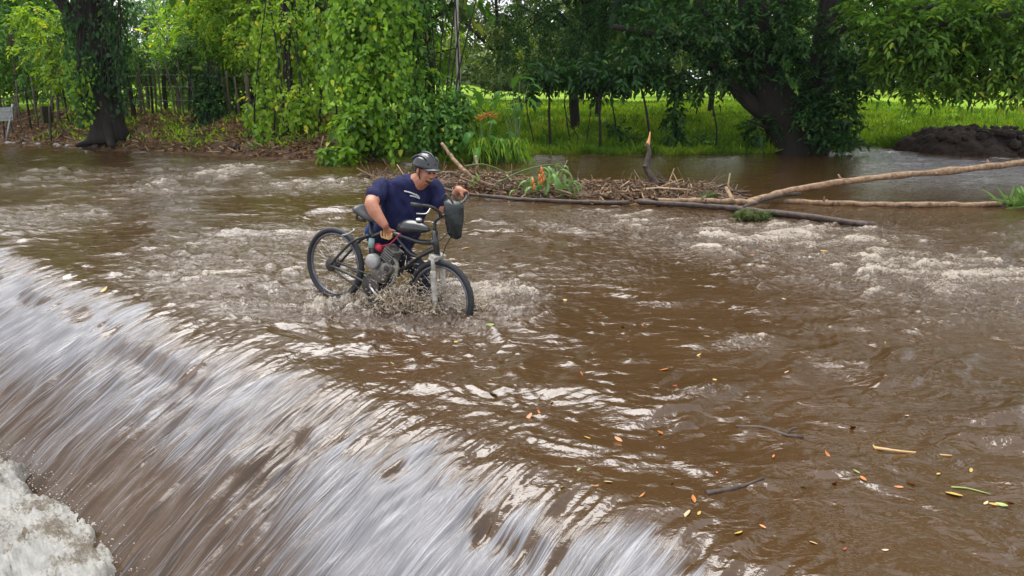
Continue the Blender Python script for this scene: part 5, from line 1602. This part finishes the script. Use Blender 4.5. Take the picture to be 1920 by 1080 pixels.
# trousers
mb = BMB()
rings = []
for s, rx, ry in ((-0.28, 0.13, 0.12), (-0.12, 0.185, 0.15), (0.0, 0.20, 0.16), (0.12, 0.20, 0.16)):
    c_ = pel + ax_t * tl * s
    rings.append([c_ + lat * rx * math.cos(2 * math.pi * j / 20) + chest * ry * math.sin(2 * math.pi * j / 20) for j in range(20)])
mb.rings(rings)
hip_r, hip_l = pel - lat * 0.09 - ax_t * 0.10, pel + lat * 0.09 - ax_t * 0.10
kn_r, kn_l = P(724, 535, 7.05), P(797, 512, 6.93)
mb.limb([hip_r, (hip_r + kn_r) / 2, kn_r], [0.105, 0.095, 0.072]).limb([kn_r, (kn_r + ank_r) / 2, ank_r], [0.072, 0.068, 0.06])
mb.limb([hip_l, (hip_l + kn_l) / 2, kn_l], [0.105, 0.095, 0.072]).limb([kn_l, (kn_l + ank_l) / 2, ank_l], [0.072, 0.068, 0.06])
mb.skin('trousers', M['trouser'], man, 0.011, 4)
mb = BMB()
q = P(693, 436, 7.02)
mb.limb([q + (0.02, 0, 0.07), q, q + (0.02, 0.0, -0.08)], [0.035, 0.05, 0.04])
mb.skin('blue_cloth', M['denim'], man, 0.010, 3)
# face details
for sd_ in (-1, 1):
    MB().ellipsoid(HP(0.083, sd_ * 0.030, -0.001) - man_off, hf * 0.010, hs * 0.013, hu * 0.008, 8, 6).build('eye', M['hair'], man)
    MB().tube(bez([HP(0.090, sd_ * 0.014, 0.018) - man_off, HP(0.090, sd_ * 0.032, 0.023) - man_off, HP(0.078, sd_ * 0.050, 0.017) - man_off], 6), 0.005, 6).build('eyebrow', M['hair'], man)
MB().tube(bez([HP(0.080, -0.028, -0.058) - man_off, HP(0.094, 0, -0.066) - man_off, HP(0.080, 0.028, -0.058) - man_off], 8), 0.0045, 8).build('teeth', M['teeth'], man)
mb = BMB()
mb.limb([HP(0.068, -0.036, -0.075), HP(0.088, 0, -0.090), HP(0.068, 0.036, -0.075)], [0.008, 0.014, 0.008], 10, 8)
mb.limb([HP(0.078, -0.030, -0.050), HP(0.098, 0, -0.047), HP(0.078, 0.030, -0.050)], [0.004, 0.007, 0.004], 10, 8)
mb.skin('beard', M['hair'], man, 0.004, 2)
mb = BMB()
mb.ellipsoid(HP(-0.035, 0, 0.015), hf * 0.083, hs * 0.081, hu * 0.085, 16, 10)
mb.skin('hair', M['hair'], man, 0.008, 2)
# helmet with vents, peak and straps
rings = []
for i in range(13):
    th = math.pi * 0.56 * (1 - i / 12)
    ring = []
    for j in range(40):
        a_ = 2 * math.pi * j / 40
        side = math.sin(a_) * math.sin(th)
        vent = 0.012 * (0.5 - 0.5 * math.cos(side * 15)) * smooth(0.25, 0.6, math.sin(th)) * (1 if th < 1.45 else 0.2)
        k_ = 1 - vent / 0.13
        ring.append(HP(-0.012, 0, 0.045) + hf * 0.137 * k_ * math.cos(a_) * math.sin(th) + hs * 0.108 * k_ * math.sin(a_) * math.sin(th) + hu * 0.112 * k_ * math.cos(th) - man_off)
    rings.append(ring)
hel = MB().rings(rings, True, False).build('helmet', M['helmet'], man)
so = hel.modifiers.new('thickness', 'SOLIDIFY'); so.thickness = 0.012; so.offset = -1
for s_ in (-0.062, 0.0, 0.062):
    MB().tube(bez([HP(0.112 - abs(s_) * 0.5, s_, 0.075) - man_off, HP(0.05, s_ * 1.05, 0.147 - abs(s_) * 0.45) - man_off, HP(-0.06, s_ * 1.05, 0.152 - abs(s_) * 0.5) - man_off, HP(-0.135, s_, 0.07) - man_off], 12), 0.012, 7, squash=0.7).build('rib', M['visor'], hel)
v, f = [], []
for i in range(5):
    for j in range(11):
        s_ = (j / 10 - 0.5) * 2
        d_ = 0.105 + i / 4 * (0.075 * (1 - 0.55 * s_ * s_)) - 0.055 * s_ * s_
        v.append(HP(d_, s_ * 0.085, 0.052 - 0.012 * i / 4 - 0.026 * s_ * s_) - man_off)
for i in range(4):
    for j in range(10):
        a_ = i * 11 + j
        f.append((a_, a_ + 1, a_ + 12, a_ + 11))
vz = MB().add(v, f).build('peak', M['visor'], hel)
so = vz.modifiers.new('thickness', 'SOLIDIFY'); so.thickness = 0.006
for sd_ in (-1, 1):
    MB().tube(bez([HP(0.015, sd_ * 0.090, 0.02) - man_off, HP(0.012, sd_ * 0.078, -0.05) - man_off, HP(0.028, sd_ * 0.02, -0.112) - man_off], 8), 0.006, 5).build('strap', M['rubber'], hel)

# ------------------------------------------------------------------ water thrown up round the bicycle
rng = np.random.default_rng(620)


def surf(x, y):
    a_, s_ = (np.array([x, y]) - O2) @ EA, (np.array([x, y]) - O2) @ EN
    return float(water_height(np.array([a_]), np.array([s_]))[2][0])


mb = MB()
SPL = [(690, 566, 0.20, 0.08, 90, 0.10), (735, 580, 0.16, 0.07, 260, 0.17), (765, 582, 0.10, 0.07, 240, 0.19), (610, 562, 0.16, 0.08, 60, 0.06), (830, 588, 0.18, 0.07, 130, 0.10), (895, 582, 0.10, 0.07, 80, 0.10), (800, 584, 0.10, 0.08, 90, 0.13)]
for px, py, rx, ry, cnt, hgt in SPL:
    c = W(px, py)
    for k in range(cnt):
        p = c + np.array([rng.normal(0, rx * 0.6), rng.normal(0, ry), 0])
        h_ = abs(rng.normal(0, hgt))
        p[2] = surf(p[0], p[1]) + h_ * rng.uniform(0, 1)
        dv = unit(np.array([rng.normal(0, 0.9), rng.normal(0, 0.5), rng.normal(0.5, 0.5)])) * rng.uniform(0.006, 0.028) * (1 + 2 * hgt)
        r = rng.uniform(0.0014, 0.0042)
        mb.tube([p - dv, p - dv * 0.3 + rng.normal(0, 0.004, 3), p + dv * 0.3 + rng.normal(0, 0.006, 3), p + dv], [r * 1.6, r * 2.2, r * 1.2, r * 0.2], 5, 0.3)
        for _ in range(3):
            d_ = p + np.array([rng.normal(0, 0.06), rng.normal(0, 0.05), rng.uniform(-0.02, 0.08)])
            q_ = rng.uniform(0.0012, 0.005)
            mb.ellipsoid(d_, (q_, 0, 0), (0, q_, 0), (0, 0, q_ * 1.3), 5, 4)
tag(mb.build('splash', M['spray']), 'tan spray thrown up around the wheels and engine', 'splash', kind='stuff')

# fringe of spray where the fall hits the pool
mb = MB()
for k in range(900):
    a_ = rng.uniform(-9, 0.5)
    s_ = 1.42 + rng.normal(0, 0.07)
    p = np.array([O2[0] + a_ * EA[0] + s_ * EN[0], O2[1] + a_ * EA[1] + s_ * EN[1], -0.66])
    v_ = np.append(-EN * rng.uniform(-0.02, 0.04) + EA * rng.normal(0, 0.03), 0)
    h_ = abs(rng.normal(0, 0.022)) + 0.004
    r = rng.uniform(0.002, 0.006)
    for _ in range(2):
        q_ = rng.uniform(0.0015, 0.0045)
        mb.ellipsoid(p + v_ * rng.uniform(0, 1.5) + rng.normal(0, 0.022, 3) + (0, 0, h_), (q_ * 1.4, 0, 0), (0, q_, 0), (0, 0, q_), 5, 4)
tag(mb.build('fall_spray', plain('fall_spray', (0.34, 0.31, 0.26), (0.5, 0.48, 0.44), 0.3)), 'white spray along the foot of the fall', 'spray', kind='stuff')

# ------------------------------------------------------------------ leaves and sticks adrift
def drift_leaf_mesh(k):
    rg = np.random.default_rng(700 + k)
    v_, f_ = [], []
    cv_ = rg.uniform(0.05, 0.35)
    for i in range(6):
        s = i / 5
        w = 0.20 * math.sin(math.pi * (0.05 + 0.9 * s)) ** 0.8
        for sd_ in (-1, 0, 1):
            v_.append((s - 0.5, sd_ * w, cv_ * ((s - 0.5) ** 2) * 1.6 + 0.10 * abs(sd_) * w * 3 + 0.05))
    for i in range(5):
        for j in range(2):
            a_ = i * 3 + j
            f_.append((a_, a_ + 1, a_ + 4, a_ + 3))
    me = bpy.data.meshes.new('drift_leaf')
    me.from_pydata(v_, [], f_)
    me.polygons.foreach_set('use_smooth', np.ones(len(f_), bool))
    return me


DL = {}
for nm in ('orange', 'yellow', 'green', 'tan', 'red'):
    for k in range(2):
        me = drift_leaf_mesh(len(DL))
        me.materials.append(M['drift_' + nm])
        DL[nm, k] = me
special = [(1160, 820, 'orange', .085, 'large orange leaf adrift below the middle of the picture'), (1600, 800, 'orange', .07, 'orange leaf standing on edge in the water, lower right'), (992, 782, 'orange', .075, 'orange leaf nearest above the grey lip of the fall'),
           (855, 640, 'yellow', .10, 'yellow leaf just below the front wheel'), (925, 740, 'green', .095, 'pale green leaf afloat above the lip of the fall'), (1545, 477, 'yellow', .14, 'yellow leaf in the broken water below the dark beam'),
           (873, 465, 'yellow', .10, 'yellow leaf right of the front fork'), (195, 543, 'yellow', .15, 'yellow leaf at the crest of the fall on the left'), (1245, 696, 'orange', .08, 'orange leaf halfway between the bicycle and the lower right corner'),
           (1565, 905, 'red', .07, 'red leaf adrift near the bottom right'), (1790, 920, 'yellow', .08, 'curled yellow leaf beside the green blade'), (1385, 1000, 'yellow', .075, 'yellow leaf over the smooth bulge at the bottom'),
           (1290, 960, 'tan', .075, 'pale tan leaf at the right end of the fall\'s lip'), (918, 615, 'green', .09, 'greenish leaf below the front wheel, right of the yellow one'), (1168, 613, 'yellow', .09, 'small yellow leaf right of the bicycle, below the broken water')]
used = [(q[0], q[1]) for q in special]
rest = [(1010, 768), (1035, 752), (1100, 825), (1325, 635), (1310, 663), (1265, 725), (1230, 730), (1240, 808), (1605, 890), (1685, 915), (1710, 905), (1640, 838), (1850, 935), (1865, 938), (1895, 936), (1140, 905), (1117, 912), (1085, 878), (1345, 890),
        (1300, 937), (1310, 965), (1525, 1018), (1580, 1015), (1584, 1030), (1660, 1030), (1430, 990), (1506, 915), (1618, 902), (1550, 860), (1760, 885), (1400, 640), (1060, 560), (1125, 588), (955, 640), (920, 718), (735, 680), (1180, 640), (1205, 605), (1340, 720), (1475, 700),
        (1660, 640), (1720, 640), (1470, 560), (1410, 480), (1880, 940), (1450, 860), (1205, 930), (1055, 913), (1700, 780), (1820, 880), (1260, 905), (1175, 745), (1090, 700), (1500, 600)]
cols = ['orange', 'orange', 'yellow', 'tan', 'yellow', 'red', 'tan', 'orange', 'green']
items = [(x, y, c_, s_, l_) for x, y, c_, s_, l_ in special]
for k, (x, y) in enumerate(rest):
    c_ = cols[k % 9]
    items.append((x, y, c_, rng.uniform(0.035, 0.062), {'orange': 'small orange leaf adrift on the brown water', 'yellow': 'small yellow leaf adrift on the brown water', 'tan': 'small tan leaf adrift on the brown water', 'red': 'small red-brown leaf adrift on the brown water', 'green': 'small green leaf adrift on the brown water'}[c_]))
for k, (x, y, c_, s_, l_) in enumerate(items):
    p = W(x, y)
    a0, s0 = (p[:2] - O2) @ EA, (p[:2] - O2) @ EN
    if s0 > -0.9:
        p = W(x, y, float(fall_profile(np.array(s0))))
    o = bpy.data.objects.new('drift_leaf', DL[c_, k % 2]); COL.objects.link(o)
    o.location = (p[0], p[1], surf(p[0], p[1]) + 0.001)
    o.scale = (s_ * rng.uniform(0.6, 0.95),) * 3
    o.rotation_euler = (rng.normal(0, 0.25), rng.normal(0, 0.25), rng.uniform(-1.6, 1.6))
    tag(o, l_, 'leaf', 'leaves adrift on the river')
o = None


def adrift(name, pts, r, mat, lab, cat):
    q_ = [W(x, y) for x, y in pts]
    for p_ in q_:
        p_[2] = surf(p_[0], p_[1]) + 0.004
    n_ = 5 * len(q_)
    e_ = empty(name, q_[0], lab, cat)
    MB().tube(bez(q_, n_), np.linspace(r[0], r[1], n_), 7, 0.12).build('shaft', mat, e_, True, q_[0])
    return e_, q_


e, q = adrift('drift_stick', [(1380, 797), (1430, 806), (1475, 822), (1505, 824)], (0.008, 0.014), M['wood_dark'], 'crooked grey stick adrift right of the middle', 'stick')
MB().tube(bez([q[2], q[2] + (0.02, 0.01, 0.03), q[2] + (0.06, 0.02, 0.035)], 5), 0.007, 6).build('twig', M['wood_dark'], e, True, q[0])
e, q = adrift('drift_reed', [(1640, 838), (1700, 848), (1785, 853)], (0.009, 0.005), M['straw'], 'pale dry reed adrift at the lower right', 'reed')
adrift('drift_bark', [(1325, 928), (1380, 918), (1432, 906)], (0.016, 0.006), M['wood_dark'], 'dark strip of bark adrift above the right end of the fall', 'bark')
adrift('grass_stalk', [(1785, 906), (1815, 910), (1858, 921)], (0.005, 0.003), M['drift_green'], 'thin green blade of grass adrift at the right', 'grass')

# ------------------------------------------------------------------ damp air over river and meadow
mb = MB()
mb.box((0, 95, 15), (215, 0, 0), (0, 150, 0), (0, 0, 17.5))
hz = bpy.data.materials.new('haze')
hz.use_nodes = True
hz.node_tree.nodes.remove(hz.node_tree.nodes['Principled BSDF'])
hv = hz.node_tree.nodes.new('ShaderNodeVolumePrincipled')
hv.inputs['Density'].default_value = 0.0002
hv.inputs['Color'].default_value = (0.90, 0.95, 1.0, 1)
hv.inputs['Anisotropy'].default_value = 0.3
hz.node_tree.links.new(hv.outputs[0], hz.node_tree.nodes['Material Output'].inputs['Volume'])
tag(mb.build('haze', hz, smooth_shade=False), 'thin damp air over the river and meadow', 'haze', kind='stuff')
